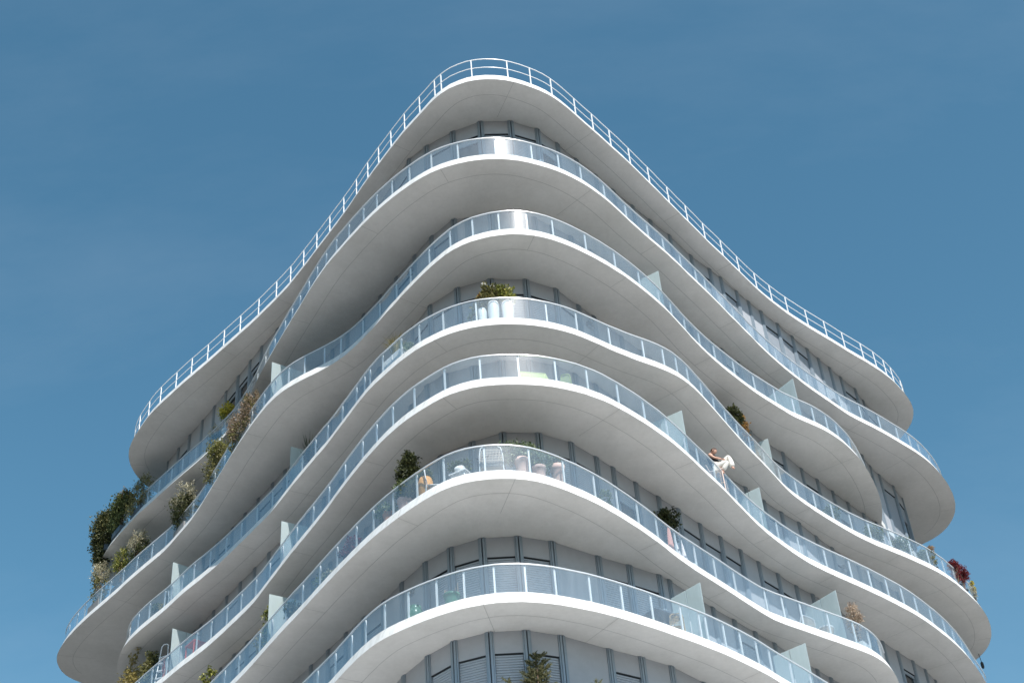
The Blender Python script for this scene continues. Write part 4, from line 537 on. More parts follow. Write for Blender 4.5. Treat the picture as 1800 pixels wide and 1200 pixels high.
for c in WI[:100]:
    w = part(c[1], 'window', [PANEL, PROFILE, DARK])
    c[2].build('shutter', [SHUTTER, PROFILE], w)
    if c[3]: c[3].build('pane', PANE, w)
if len(WI) > 100:
    r = MB()
    for c in WI[100:]:
        for mm, base in ((c[1], 0), (c[2], 3), (c[3], 4)):
            if mm is None: continue
            o = len(r.v); r.v += mm.v; r.f += [[i + o for i in f] for f in mm.f]; r.m += [(j if base == 0 else base) for j in mm.m]; r.sm += mm.sm
    part(r, 'windows', [PANEL, PROFILE, DARK, SHUTTER, PANE])['kind'] = 'stuff'

# frosted partition screens between neighbouring balconies, square lamps on the facade
for k, x, y, nx, ny, ln in SCREENS:
    mb = MB(); ln = max(0.6, min(ln, 1.6)); n = Vector((nx, ny, 0)); t = Vector((ny, -nx, 0)); R_ = Matrix((n, t, Vector((0, 0, 1)))).transposed()
    c = Vector((x, y, floor_z(k))) + n * ln / 2
    half = ln / 2
    mb.box(Vector((x, y, floor_z(k) + 0.92)) + n * (half * 0.5 - 0.006), (half - 0.012, 0.02, 1.76), 0, R_)
    mb.box(Vector((x, y, floor_z(k) + 0.92)) + n * (half * 1.5 + 0.006), (half - 0.012, 0.02, 1.76), 0, R_)
    for q in (0.06, half, ln - 0.05):
        mb.box(Vector((x, y, floor_z(k) + 0.02)) + n * q, (0.08, 0.06, 0.04), 1, R_)
    mb.box(Vector((x, y, floor_z(k) + 0.46)) + n * half, (0.022, 0.03, 0.90), 1, R_)
    part(mb, 'partition_screen', [FROST, RAILW])
for x, y, z, tx, ty in LAMPS:
    mb = MB(); t = Vector((tx, ty, 0)); n = Vector((ty, -tx, 0)); R_ = Matrix((t, n, Vector((0, 0, 1)))).transposed()
    mb.box(Vector((x, y, z)) + n * 0.06, (0.26, 0.12, 0.14), 0, R_); mb.box(Vector((x, y, z - 0.08)) + n * 0.06, (0.2, 0.08, 0.02), 1, R_)
    part(mb, 'wall_lamp', [TROUGH, PANEL])
# storeys below the picture, down to the ground
for k, src in ((7, 3), (8, 4), (9, 1), (10, 0), (11, 4)):
    mb = MB(); L = LEVELS[src]; V = L['outline'][:L['nv']]
    slab(mb, L['outline'], soffit(k), 0, 1, 2)
    line = curve_offset(V, 0.17); P3 = [(x, y, soffit(k) + UP) for x, y in line]
    mb.sweep(P3, [(-.006, 0.0), (.006, 0.0), (.006, 0.8), (-.006, 0.8)], 3); mb.sweep(P3, [(-.02, 0.803), (.02, 0.803), (.02, 0.84), (-.02, 0.84)], 0)
    W_ = LEVELS[6]['wall']; z0 = soffit(k + 1) + 0.03 if k < 11 else 0.0
    ring = [(x, y, 0) for x, y in W_ + rear(W_) + [W_[0]]]
    mb.sweep(ring, [(0.0, z0), (0.12, z0), (0.12, soffit(k) - 0.004), (0.0, soffit(k) - 0.004)], 4, False)
    for a, b in zip(W_, W_[1:]):
        t = (Vector((b[0], b[1], 0)) - Vector((a[0], a[1], 0))).normalized(); n = Vector((t.y, -t.x, 0)); R_ = Matrix((t, n, Vector((0, 0, 1)))).transposed()
        mb.box(Vector((a[0], a[1], (z0 + soffit(k)) / 2)) + n * 0.02, (0.14, 0.05, soffit(k) - z0 - 0.02), 5, R_)
    part(mb, 'lower_storey', [WHITE, SOFFIT, DECK, GLASS, PANEL, PROFILE])
# ------------------------------------------------------------------ plants
def leaves(mb, blobs, n, size, m=0, seed=1, shell=0.55, aspect=1.9, clump=0.5):
    """many small folded leaf faces filling uneven ellipsoids (cx,cy,cz,rx,ry,rz)"""
    r = random.Random(seed)
    tot = sum(b[3] * b[4] * b[5] for b in blobs)
    for bx_, by_, bz_, rx, ry, rz in blobs:
        k = max(12, int(1.9 * n * rx * ry * rz / tot)); nc = max(6, k // 24); cl = []
        for _ in range(nc):
            d = Vector((r.gauss(0, 1), r.gauss(0, 1), r.gauss(0, 1))).normalized() * (shell + (1.08 - shell) * r.random())
            cl.append(d)
        for _ in range(k):
            c = r.choice(cl); d = c + Vector((r.gauss(0, 1), r.gauss(0, 1), r.gauss(0, 1))) * 0.17
            p = Vector((bx_ + d.x * rx, by_ + d.y * ry, bz_ + d.z * rz))
            q = Euler((r.uniform(-1.1, 1.1), r.uniform(-1.1, 1.1), r.uniform(0, 6.28))).to_matrix()
            s_ = size * r.uniform(0.7, 1.45); w = s_ / aspect / 2
            v = [Vector((0, 0, 0)), Vector((s_ * .5, w, .12 * s_)), Vector((s_, 0, -.1 * s_)), Vector((s_ * .5, -w, .12 * s_))]
            mb.add([p + q @ a for a in v], [(0, 1, 2), (0, 2, 3)], m)
def twigs(mb, base, blobs, n, r0, seed=1, m=0):
    r = random.Random(seed); base = Vector(base)
    for b in blobs:
        for _ in range(max(2, n // len(blobs))):
            e = Vector((b[0] + r.uniform(-.6, .6) * b[3], b[1] + r.uniform(-.6, .6) * b[4], b[2] + r.uniform(-.4, .6) * b[5]))
            mid = base.lerp(e, 0.5) + Vector((r.uniform(-.05, .05), r.uniform(-.05, .05), r.uniform(-.02, .08)))
            mb.bar(base, mid, r0, m, 5, r0 * .7); mb.bar(mid, e, r0 * .7, m, 5, r0 * .3)
def blades(mb, n, h, spread, w, m=0, seed=1, droop=0.3, z=0.0):
    r = random.Random(seed)
    for _ in range(n):
        a = r.uniform(0, 6.28); d = Vector((math.cos(a), math.sin(a), 0)); s_ = Vector((-d.y, d.x, 0)) * w
        hh = h * r.uniform(.55, 1.0); sp = spread * r.uniform(.2, 1.0); p0 = d * r.uniform(0, spread * .35)
        pts = [p0 + Vector((0, 0, z)), p0 + d * sp * .4 + Vector((0, 0, z + hh * .6)), p0 + d * sp + Vector((0, 0, z + hh * (1 - droop * r.random())))]
        mb.add([pts[0] - s_, pts[0] + s_, pts[1] + s_ * .8, pts[1] - s_ * .8, pts[2]], [(0, 1, 2, 3), (3, 2, 4)], m)
def tapered_pot(mb, h, r1, r0=None, rim=True, m=0, z=0.0):
    r0 = r1 * .72 if r0 is None else r0
    prof = [(r0, z), (r0 + (r1 - r0) * .55, z + h * .5), (r1 * .98, z + h * (.84 if rim else 1))]
    if rim: prof += [(r1 * 1.1, z + h * .85), (r1 * 1.12, z + h)]
    prof += [(r1 * .9, z + h), (r1 * .85, z + h * .9)]
    mb.lathe((0, 0, 0), prof, m, 20)
def pot(parent, h, r1, mt, r0=None, rim=True):
    mb = MB(); tapered_pot(mb, h, r1, r0, rim); return mb.build('pot', mt, parent)
def at(key):
    p = PLACE[key]; t = p['t']; return (p['x'] - math.sin(t) * .08, p['y'] + math.cos(t) * .08, floor_z(p['k'])), t, p
SEED = [100]
def shrub(key, label, cat, leaf, blobs, n=700, size=0.075, planter=None, pmat=TROUGH, group=None, name='shrub', trunk=None, extra=None, aspect=1.9):
    """a shrub whose foliage stands at its own height above the balcony floor, with stems and a container"""
    SEED[0] += 1; loc, rz, p = at(key); o = thing(name, loc, rz, label, cat, group)
    f = MB(); leaves(f, blobs, n, size, 0, SEED[0], aspect=aspect)
    mats = [leaf]
    if extra: leaves(f, extra[1], extra[2], extra[3], 1, SEED[0] + 50); mats.append(extra[0])
    f.build('foliage', mats, o, recalc=False)
    zp = 0.0
    if planter:
        kind, h, w, d = planter; mb = MB()
        if kind == 'box':
            mb.box((0, 0, h / 2), (w, d, h)); mb.box((0, 0, h + .008), (w - .05, d - .05, .02))
            mb.build('planter_box', pmat, o)
        else: tapered_pot(mb, h, w); mb.build('pot', pmat, o)
        zp = h
    s_ = MB()
    if trunk: s_.bar((0, 0, zp * .9), (trunk[0], trunk[1], trunk[2]), trunk[3], 0, 7, trunk[3] * .7); twigs(s_, (trunk[0], trunk[1], trunk[2]), blobs, 10, trunk[3] * .5, SEED[0])
    else: twigs(s_, (0, 0, zp * .9), blobs, 9, 0.012, SEED[0])
    s_.build('stem', BARK, o)
    return o
# left end of the second balcony: overgrown hedge spilling over the rail
shrub('bushA', 'light green grassy shrub where the overgrown hedge ends, above the glass on the left', 'shrub', G_OLIVE,
      [(-0.25, 0, 0.55, 0.5, 0.375, 0.625), (0.1, 0.05, 0.95, 0.525, 0.375, 0.562), (0.35, 0, 1.2, 0.4, 0.312, 0.4)], 1406, .09, ('box', .25, .8, .3), DTAB, aspect=4)
shrub('bushB', 'brownish green shrub in the middle of the overgrown hedge on the left balcony end', 'shrub', G_MID,
      [(-.3, 0, .9, .42, .35, .6), (.1, 0, 1.3, .5, .4, .55), (.35, 0, 1.5, .35, .3, .35)], 2200, .09, ('box', .25, .8, .3), DTAB,
      extra=(G_ORANGE, [(0, 0, 1.6, .6, .35, .3)], 260, .07))
shrub('bushC', 'big dark green bush hanging over the rail at the far left balcony end', 'shrub', G_DARK,
      [(-.12, -.1, .2, .45, .4, .65), (-.02, -.14, .85, .54, .44, .68), (.2, -.05, 1.4, .54, .44, .52), (-.08, -.15, -.25, .3, .27, .42)], 5200, .09, ('box', .25, .8, .3), DTAB, extra=(G_OLIVE, [(-.05, -.12, 1.2, .66, .52, .85)], 800, .085))
shrub('yellowball', 'bright yellow flowering round plant above the glass below the roof', 'flower', G_YEL,
      [(0, 0, 1.38, .34, .32, .24)], 700, .07, ('pot', .5, .2, 0), POTW, name='potted_flower', trunk=(0, 0, 1.1, .018), extra=(G_LIME, [(0, 0, 1.06, .3, .28, .2)], 260, .07))
shrub('paleflower', 'pale cream flowering plant behind glass left of the yellow one', 'flower', G_CREAM,
      [(0, 0, .95, .32, .28, .28)], 380, .06, ('pot', .45, .2, 0), TROUGH, name='potted_flower', extra=(G_MID, [(0, 0, .7, .3, .25, .2)], 150, .07))
shrub('pinkA', 'upper pinkish brown flowering shrub along the rail near a frosted screen', 'shrub', G_PINK,
      [(-0.1, 0, 0.75, 0.392, 0.35, 0.49), (0.08, 0, 1.15, 0.42, 0.35, 0.532), (0.2, 0, 1.4, 0.28, 0.28, 0.308)], 1568, .06, ('box', .35, .7, .3), extra=(G_OLIVE, [(-.1, 0, .75, .36, .32, .42), (.1, 0, 1.2, .36, .32, .42)], 500, .075))
shrub('pinkB', 'lower pinkish shrub with green underside along the rail', 'shrub', G_PINK,
      [(0, 0, 1.2, 0.476, 0.392, 0.532), (-0.15, 0, 1, 0.35, 0.35, 0.42)], 1215, .06, ('box', .35, .7, .3), extra=(G_OLIVE, [(0, 0, 0.65, 0.448, 0.392, 0.56)], 823, .075))
shrub('greenC', 'olive green shrub leaning over the rail between pink shrub and large round bush', 'shrub', G_OLIVE,
      [(-0.1, 0, 1.25, 0.459, 0.405, 0.54), (0.12, 0, 1.75, 0.405, 0.378, 0.513), (-0.2, 0, 0.85, 0.324, 0.338, 0.405)], 1458, .075, ('box', .4, .7, .3), extra=(G_LIME, [(0.1, 0, 1.9, 0.405, 0.378, 0.338)], 273, .07))
shrub('bigD', 'large round pale flowering bush with dark green base on the left balcony', 'shrub', G_CREAM,
      [(0, 0, 1.7, 0.529, 0.483, 0.575), (-0.12, 0, 1.45, 0.437, 0.414, 0.46)], 1031, .07, ('box', .4, .9, .4), extra=(G_DARK, [(-0.05, -0.02, 1.2, 0.517, 0.483, 0.575), (-0.1, 0, 0.75, 0.38, 0.368, 0.414)], 1586, .08))
shrub('creamE', 'cream feathery plant above the glass, highest of the three at lower left', 'shrub', G_CREAM,
      [(0, 0, 1.75, 0.418, 0.33, 0.374)], 580, .065, ('box', .45, .8, .35), extra=(G_DARK, [(0.15, 0.05, 1.3, 0.44, 0.33, 0.385)], 605, .08))
shrub('yellF', 'yellow green leafy plant between two cream ones at lower left', 'shrub', G_LIME,
      [(0, 0, 1.65, 0.414, 0.345, 0.414), (-0.12, 0, 1.3, 0.345, 0.322, 0.345)], 819, .075, ('box', .45, .8, .35))
shrub('creamG', 'silvery cream plant at the end of the row, furthest left', 'shrub', G_CREAM,
      [(0, 0, 1.85, 0.462, 0.352, 0.374)], 629, .065, ('box', .45, .9, .35), extra=(G_OLIVE, [(0.05, 0, 1.3, 0.418, 0.33, 0.352), (0, 0, 0.8, 0.33, 0.33, 0.33)], 605, .075))
# three tall white vases at the prow of the fourth slab
def vase(key, h, r, label, seed, spec):
    loc, rz, p = at(key); o = thing('vase_plant', loc, rz, label, 'potted plant', 'white vases on the prow balcony')
    mb = MB(); mb.lathe((0, 0, 0), [(r * .72, 0), (r * .86, h * .3), (r * .98, h * .65), (r, h * .85), (r * .86, h * .965), (r * .62, h), (r * .5, h * .97)], 0, 24); mb.build('pot', POTW, o)
    f = MB(); s_ = MB(); mats = []
    for i, (lm, blobs, n, size) in enumerate(spec):
        leaves(f, blobs, n, size, i, seed + i, .3, 3.2); mats.append(lm); twigs(s_, (0, 0, h * .95), blobs, 10, .009, seed + i)
    f.build('foliage', mats, o, recalc=False); s_.build('stem', BARK, o)
vase('vaseA', .68, .13, 'shortest of the three white vases, orange and green leaves above it', 11,
     [(G_OLIVE, [(0.08, 0.05, 1, 0.264, 0.22, 0.286), (-0.02, 0.05, 0.75, 0.176, 0.165, 0.198)], 242, .12), (G_ORANGE, [(0.05, 0.05, 1.08, 0.132, 0.132, 0.11)], 48, .11), (G_SILVER, [(-0.28, 0, 0.35, 0.22, 0.132, 0.275)], 48, .08)])
vase('vaseB', .88, .165, 'tall white vase in the middle, white flowers on the branches above it', 21,
     [(G_OLIVE, [(-0.05, 0.06, 1.15, 0.33, 0.242, 0.308), (0.1, 0.06, 1.35, 0.275, 0.22, 0.242), (-0.2, 0.06, 1.4, 0.154, 0.154, 0.176)], 399, .13), (G_WHITE, [(-0.22, 0.03, 1.56, 0.11, 0.11, 0.077), (0.02, 0.02, 1.5, 0.132, 0.11, 0.066), (0.2, 0.02, 1.48, 0.077, 0.077, 0.066)], 90, .055)])
vase('vaseC', .87, .165, 'tall white vase on the right with yellow green leaves', 31,
     [(G_LIME, [(-0.02, 0.06, 1.18, 0.33, 0.22, 0.22), (-0.1, 0.06, 1.32, 0.22, 0.198, 0.176)], 229, .13), (G_WHITE, [(0, 0.02, 0.98, 0.132, 0.11, 0.11)], 36, .05)])
loc, rz, p = at('planter'); o = thing('grass_planter', loc, rz, 'white box planter with tall straw coloured grass behind the glass', 'planter')
mb = MB(); mb.box((0, 0, .34), (.92, .34, .68)); mb.box((0, 0, .685), (.84, .26, .02)); mb.box((0, -.175, .34), (.03, .01, .66)); mb.build('planter_box', POTW, o)
f = MB(); blades(f, 190, .95, .42, .008, 0, 5, .35, .66); leaves(f, [(0.5, 0, 0.6, 0.198, 0.165, 0.33)], 157, .08, 1, 9); f.build('foliage', [G_BAMBOO, G_SILVER], o, recalc=False)
loc, rz, p = at('darkgrass'); o = thing('potted_grass', loc, rz, 'dark spiky grass plant standing in deep shade behind the rail', 'plant')
pot(o, .6, .24, TROUGH); f = MB(); blades(f, 150, 1.35, .34, .013, 0, 6, .25, .55); leaves(f, [(0, 0, 0.9, 0.275, 0.22, 0.275)], 193, .1, 0, 8); f.build('foliage', G_DARK, o, recalc=False)
# pots on the sixth slab's prow
shrub('tree5', 'small dark round-headed tree rising above the rail left of the prow', 'potted tree', G_DARK,
      [(-.04, 0, 1.5, .24, .24, .26), (.08, 0, 1.75, .22, .22, .24), (.2, 0, 1.4, .14, .14, .16), (-.14, 0, 1.3, .14, .14, .14), (0, 0, 1.2, .2, .2, .16)], 1250, .075, ('pot', .45, .2, 0), TROUGH, name='potted_tree', trunk=(0, 0, 1.0, .028))
shrub('potA', 'pink terracotta pot with a bushy dark green plant, under the small round-headed tree', 'potted plant', G_MID,
      [(.02, 0, .88, .33, .28, .28), (.15, 0, .76, .26, .22, .2)], 800, .08, ('pot', .58, .18, 0), TERRAP, name='potted_plant', extra=(G_SILVER, [(0, 0, .9, .3, .24, .2)], 90, .06))
loc, rz, p = at('basket'); o = thing('orange_pot', loc, rz, 'large orange dimpled pot with leafy plant beside the wire chair', 'potted plant')
mb = MB(); mb.lathe((0, 0, 0), [(.14, 0), (.18, .22), (.21, .46), (.19, .70), (.15, .82), (.13, .8)], 0, 22); mb.build('pot', ORANGE, o)
f = MB(); leaves(f, [(-.1, .06, .98, .24, .2, .18)], 260, .075, 0, 77); f.build('foliage', G_MID, o, recalc=False)
shrub('potD', 'small orange clay pot with arching silver green fronds', 'potted plant', G_SILVER,
      [(-.08, 0, .72, .26, .22, .2), (-.24, 0, .5, .12, .12, .24), (.14, 0, .7, .14, .14, .14)], 340, .09, ('pot', .64, .15, 0), TERRA, name='potted_plant', aspect=3)
shrub('potF', 'pink terracotta pot with thick rim and wispy grey green plant, right of the white chair', 'potted plant', G_SILVER,
      [(-.22, .08, .95, .30, .24, .28), (.06, .08, 1.0, .30, .24, .24)], 800, .07, ('pot', .72, .165, 0), TERRAP, name='potted_plant')
shrub('potG', 'low clay pot under a bushy grey green plant between two terracotta pots', 'potted plant', G_SILVER,
      [(0, .1, .95, .33, .24, .30), (.08, .1, .75, .28, .24, .24)], 850, .072, ('pot', .58, .16, 0), TERRAP, name='potted_plant', extra=(G_MID, [(.1, .1, .75, .26, .2, .25)], 200, .07))
shrub('potH', 'tall pink terracotta jar with small green plant, rightmost of the prow pots', 'potted plant', G_MID,
      [(0, .03, 1.0, .2, .17, .12)], 240, .07, ('pot', .88, .17, 0), TERRAP, name='potted_plant', extra=(G_SILVER, [(.02, 0, 1.04, .2, .16, .1)], 80, .06))
shrub('red5', 'dark red leaved plant in yellow pot behind the glass', 'potted plant', G_RED,
      [(-.08, 0, .62, .25, .2, .26), (.1, 0, .75, .2, .18, .22)], 420, .075, ('pot', .26, .12, 0), YELPOT, name='potted_plant')
shrub('pale5', 'pale silvery plant in pink pot behind the left glass panels', 'potted plant', G_SILVER,
      [(-.12, 0, .5, .22, .2, .2), (.15, 0, .58, .26, .2, .18)], 420, .075, ('pot', .26, .14, 0), TERRAP, name='potted_plant', extra=(G_CREAM, [(.18, 0, .65, .24, .2, .12)], 150, .06))
shrub('pots5', 'round pink pot with dark green leaves near the leafy climbing vine', 'potted plant', G_DARK,
      [(.04, 0, .72, .28, .22, .25)], 360, .08, ('pot', .36, .16, 0), TERRAP, name='potted_plant', extra=(G_MID, [(-.1, 0, .8, .2, .2, .2)], 150, .08))
shrub('vine5', 'bright green climbing vine in front of a frosted screen', 'plant', G_LIME,
      [(-.1, 0, 1.2, .28, .22, .36), (.15, 0, 1.5, .22, .2, .22), (-.15, 0, .6, .2, .2, .4)], 430, .105, ('pot', .3, .15, 0), TROUGH, name='climbing_plant')
shrub('vine5b', 'small orange tinted vine sprig rising above the rail left of the frosted screen', 'plant', G_BAMBOO,
      [(0, 0, 1.3, .18, .16, .26), (-.06, 0, .8, .14, .14, .3)], 170, .09, ('pot', .3, .14, 0), TROUGH, name='climbing_plant')
shrub('wisp5', 'wispy pale shrub pressed against the glass right of the prow', 'potted plant', G_SILVER,
      [(0, 0, .7, .2, .16, .24), (.06, 0, .4, .16, .14, .25)], 260, .06, ('pot', .22, .13, 0), TROUGH, name='potted_plant')
shrub('dark5', 'dark leafy potted tree in front of the grey facade, above the pink surfboard', 'potted tree', G_DARK,
      [(-.18, 0, 1.75, .22, .22, .24), (.08, 0, 1.85, .26, .24, .3), (.16, 0, 1.4, .16, .16, .3)], 800, .085, ('pot', .5, .2, 0), TROUGH, name='potted_tree', trunk=(0, 0, 1.3, .02))
shrub('paletree', 'bare pale pink twiggy tree in a white box at the right balcony end', 'potted tree', G_PALE,
      [(-.1, 0, 1.45, .26, .24, .3), (.14, 0, 1.62, .24, .22, .26), (.0, 0, 1.1, .26, .22, .28), (-.05, 0, 1.72, .15, .14, .2)], 620, .075, ('box', .48, .5, .42), POTW, name='potted_tree', trunk=(0, 0, .9, .016), aspect=3.2)
shrub('yell5', 'yellow green leafy plant above the rail at the bottom left edge', 'shrub', G_LIME,
      [(-.25, 0, 1.35, .2, .2, .3), (.1, 0, 1.1, .26, .2, .26), (.28, 0, 1.55, .18, .16, .2)], 430, .09, ('box', .4, .8, .3), extra=(G_BAMBOO, [(0, 0, 1.1, .4, .2, .3)], 150, .08))
shrub('bamboo', 'large yellow bamboo-like bush at the lower left corner', 'shrub', G_BAMBOO,
      [(-.3, 0, 1.3, .34, .3, .6), (.05, 0, 1.5, .3, .28, .5), (-.02, 0, 2.3, .2, .18, .3), (.3, 0, 1.1, .34, .3, .5), (-.35, 0, .7, .3, .28, .5)], 1250, .11, ('box', .4, 1.0, .35), aspect=3.5)
shrub('bamboo2', 'dark green leafy shrub between the yellow bush and the white ladder', 'shrub', G_OLIVE,
      [(-.05, 0, 1.2, .34, .3, .42), (.12, 0, 1.6, .24, .22, .3)], 720, .09, ('box', .4, .6, .3), extra=(G_DARK, [(.2, .1, 1.4, .3, .25, .4)], 350, .08))
shrub('dark3', 'dark leafy plant above the rail under the slab on the right', 'shrub', G_DARK,
      [(-.06, 0, 1.85, .24, .2, .24), (.1, 0, 1.55, .2, .18, .25)], 520, .08, ('pot', .5, .18, 0), TROUGH, name='potted_plant', trunk=(0, 0, 1.2, .018))
shrub('orange3', 'orange leaved plant right beside the dark leafy one above the rail', 'shrub', G_ORANGE,
      [(.04, 0, 1.78, .22, .18, .2), (0, 0, 1.45, .16, .15, .2), (.08, 0, 1.15, .18, .16, .16)], 420, .07, ('pot', .5, .18, 0), TROUGH, name='potted_plant', trunk=(0, 0, 1.1, .018))
shrub('wisp3', 'pale dry wispy plants behind the glass below the orange plant', 'plant', G_PALE,
      [(-.5, 0, .5, .28, .1, .42), (0, 0, .5, .32, .1, .45), (.6, 0, .5, .36, .1, .42)], 520, .06, ('box', .2, 1.5, .2), name='trough_plant', extra=(G_SILVER, [(0, 0, .5, .7, .1, .4)], 260, .06))
for kk, lb in (('sh3a', 'grey green shrub behind glass, leftmost of the low right balcony planting'), ('sh3b', 'grey green shrub behind glass in front of the sunlit white wall'),
               ('sh3c', 'spreading green shrub behind glass just right of the sunlit white wall'), ('sh3d', 'pale green shrub behind glass left of the dried orange flowers')):
    w = PLACE[kk]['w']
    shrub(kk, lb, 'shrub', G_SILVER, [(-.2 * w, 0, .6, .34 * w, .2, .26), (.2 * w, 0, .72, .36 * w, .2, .3)], 560, .07, ('box', .35, w * .9, .28), group='low shrubs behind the right glass', extra=(G_MID, [(0, 0, .55, .5 * w, .2, .3)], 330, .07))
shrub('or3', 'dried orange flower head just above the glass at right', 'flower', G_ORANGE,
      [(0, 0, 1.02, .16, .14, .12), (.16, 0, .92, .08, .08, .1)], 170, .05, ('pot', .2, .11, 0), DTAB, name='potted_flower', extra=(G_OLIVE, [(0, 0, .65, .18, .15, .3)], 150, .06))
shrub('red3a', 'upper round dark red bush against the sky above the right glass', 'shrub', G_RED,
      [(.02, 0, 1.0, .21, .2, .2)], 520, .055, ('pot', .2, .12, 0), DTAB, extra=(G_RED, [(0, 0, .62, .16, .15, .25)], 160, .055), name='potted_plant')
PLACE['red3c'] = dict(PLACE['red3a'], x=15.86, y=48.74, t=1.05)
shrub('red3c', 'lower, larger dark red bush against the sky at the right end', 'shrub', G_RED,
      [(-.02, -.05, 1.0, .25, .22, .2), (.16, -.05, .86, .2, .2, .2)], 760, .055, ('pot', .2, .12, 0), DTAB, extra=(G_RED, [(0, 0, .62, .16, .15, .25)], 160, .055), name='potted_plant')
shrub('yel3', 'pale yellow flowering plant against the sky, far right of the glass', 'flower', G_YEL,
      [(-.05, 0, 1.12, .12, .12, .1), (.1, 0, .95, .16, .14, .14)], 150, .06, ('pot', .2, .11, 0), DTAB, name='potted_flower', extra=(G_CREAM, [(0, 0, 1.0, .22, .16, .18), (0, 0, .65, .16, .14, .25)], 240, .05))
shrub('green3', 'green leafy plant in a white pot behind the glass near the white chair', 'potted plant', G_MID,
      [(0, 0, .65, .22, .18, .25)], 280, .08, ('pot', .34, .15, 0), POTW, name='potted_plant', extra=(G_BAMBOO, [(.3, 0, .55, .14, .12, .18)], 80, .07))
# spruces whose tips reach into the bottom of the picture
def spruce(loc, tips, h, label, seed):
    r = random.Random(seed); o = thing('spruce', loc, 0, label, 'conifer', 'potted spruces at the bottom edge')
    pot(o, .4, .24, TROUGH); s_ = MB(); f = MB()
    s_.bar((0, 0, .3), (0, 0, h), .03, 0, 7, .006)
    def spray(a, b, n):
        a, b = Vector(a), Vector(b); d = (b - a)
        for i in range(n):
            t = (i + r.random()) / n; p = a.lerp(b, t); q = Vector((r.gauss(0, 1), r.gauss(0, 1), r.gauss(0, 1) * .7)).normalized()
            dirn = (d.normalized() * .65 + q * .75).normalized(); L_ = .055 * r.uniform(.7, 1.4); w = dirn.cross(q).normalized() * .0085
            f.add([p - w, p + w, p + dirn * L_ + w * .4, p + dirn * L_ - w * .4], [(0, 1, 2, 3)], 0)
    z = .5
    while z < h - .05:
        n = 5 if z < h - .4 else 3
        for i in range(n):
            a = 6.28 * i / n + r.random() * 1.2; L_ = min(.46, (h - z) * .42 + .05) * r.uniform(.6, 1.2)
            e = (math.cos(a) * L_, math.sin(a) * L_ * .35, z + L_ * .55)
            s_.bar((0, 0, z), e, .009, 0, 5, .003); spray((0, 0, z), e, int(70 + 190 * L_))
            for _ in range(3):
                t = r.uniform(.35, .9); b0 = Vector((0, 0, z)).lerp(Vector(e), t)
                spray(b0, b0 + Vector((math.cos(a + r.choice((-.9, .9))) * .16, math.sin(a) * .05, .1)), 60)
        z += r.uniform(.16, .24)
    spray((0, 0, h - .4), (0, 0, h + .05), 150)
    for e in tips:
        b0 = Vector((0, 0, e[2] - .75)); s_.bar(b0, e, .011, 0, 5, .004); spray(b0.lerp(Vector(e), .25), e, 330)
        for t in (.5, .65, .8): c = b0.lerp(Vector(e), t); spray(c, c + Vector((r.uniform(-.14, .14), r.uniform(-.05, .05), .13)), 70)
    s_.build('trunk', BARK, o); f.build('crown', G_SPRUCE, o, recalc=False)
spruce((-0.08, 31.05, floor_z(7)), [(-.80, -.05, 1.42), (-.16, .03, 1.62), (.14, 0, 1.8)], 1.98, 'pale spruce in the middle with its leader tip in front of the shutters', 3)
spruce((1.22, 31.3, floor_z(7)), [(-.1, 0, 1.22), (.02, -.05, 1.3)], 1.15, 'low spruce tip in front of the plain grey panel at the bottom edge', 5)

# ------------------------------------------------------------------ furniture and other things on the balconies
def hoop_chair(key, label, frame, weave, w, h, seat, group=None, rz=0.0, name='chair'):
    loc, t, p = at(key); o = thing(name, loc, t + rz, label, 'chair', group); hw = w / 2
    f = MB(); r = .013
    arc = [(-hw, .22, seat), (-hw, .26, h * .72), (-hw * .86, .28, h * .94), (-hw * .55, .285, h), (hw * .55, .285, h), (hw * .86, .28, h * .94), (hw, .26, h * .72), (hw, .22, seat)]
    f.path(arc, r); f.path([(-hw, .22, seat), (-hw, -.22, seat), (hw, -.22, seat), (hw, .22, seat)], r); f.build('frame', frame, o)
    for x in (-hw, hw):
        for y in (.24, -.2):
            l = MB(); l.bar((x, y, seat), (x * 1.08, y * 1.15, 0), r, 0, 7, r * .8); l.build('leg', frame, o)
    b = MB(); n = max(8, int(w / .035))
    for i in range(1, n):
        x = -hw + w * i / n; zt = h if abs(x) < hw * .55 else h - (abs(x) - hw * .55) / (hw * .45) * h * .22
        b.box((x, .255, (seat + zt) / 2), (.012, .008, zt - seat))
    for j in range(1, 7): b.box((0, .262, seat + (h - seat) * j / 7.4), (w, .006, .010))
    b.build('backrest', weave, o)
    s_ = MB(); s_.box((0, 0, seat), (w - .01, .43, .02)); s_.build('seat', weave, o)
    return o
hoop_chair('chair5', 'white woven chair with rounded back at the middle of the prow', RAILW, WICKER, .58, 1.02, .46, rz=math.pi)
hoop_chair('chairC', 'pale wire chair right of the orange pot, turned sideways', RAILW, WICKER, .46, .98, .45, rz=2.4)
hoop_chair('chair3', 'white wire chair in front of a frosted screen at lower left', RAILW, RAILW, .42, .76, .42, rz=2.6)
hoop_chair('redchair', 'red metal chair behind the glass beside the white ladder', RED, RED, .4, .82, .44, rz=2.8)
hoop_chair('hoop', 'low white hoop-backed chair behind the right glass', RAILW, WICKER, .62, .50, .24, rz=math.pi)
hoop_chair('limechair', 'small lime green chair with round back behind the glass', LIME, LIME, .26, .60, .34, rz=2.6)
hoop_chair('chair6', 'small pale wooden chair beside the dark folding table', WOOD, WOOD, .34, .66, .36, rz=2.3)
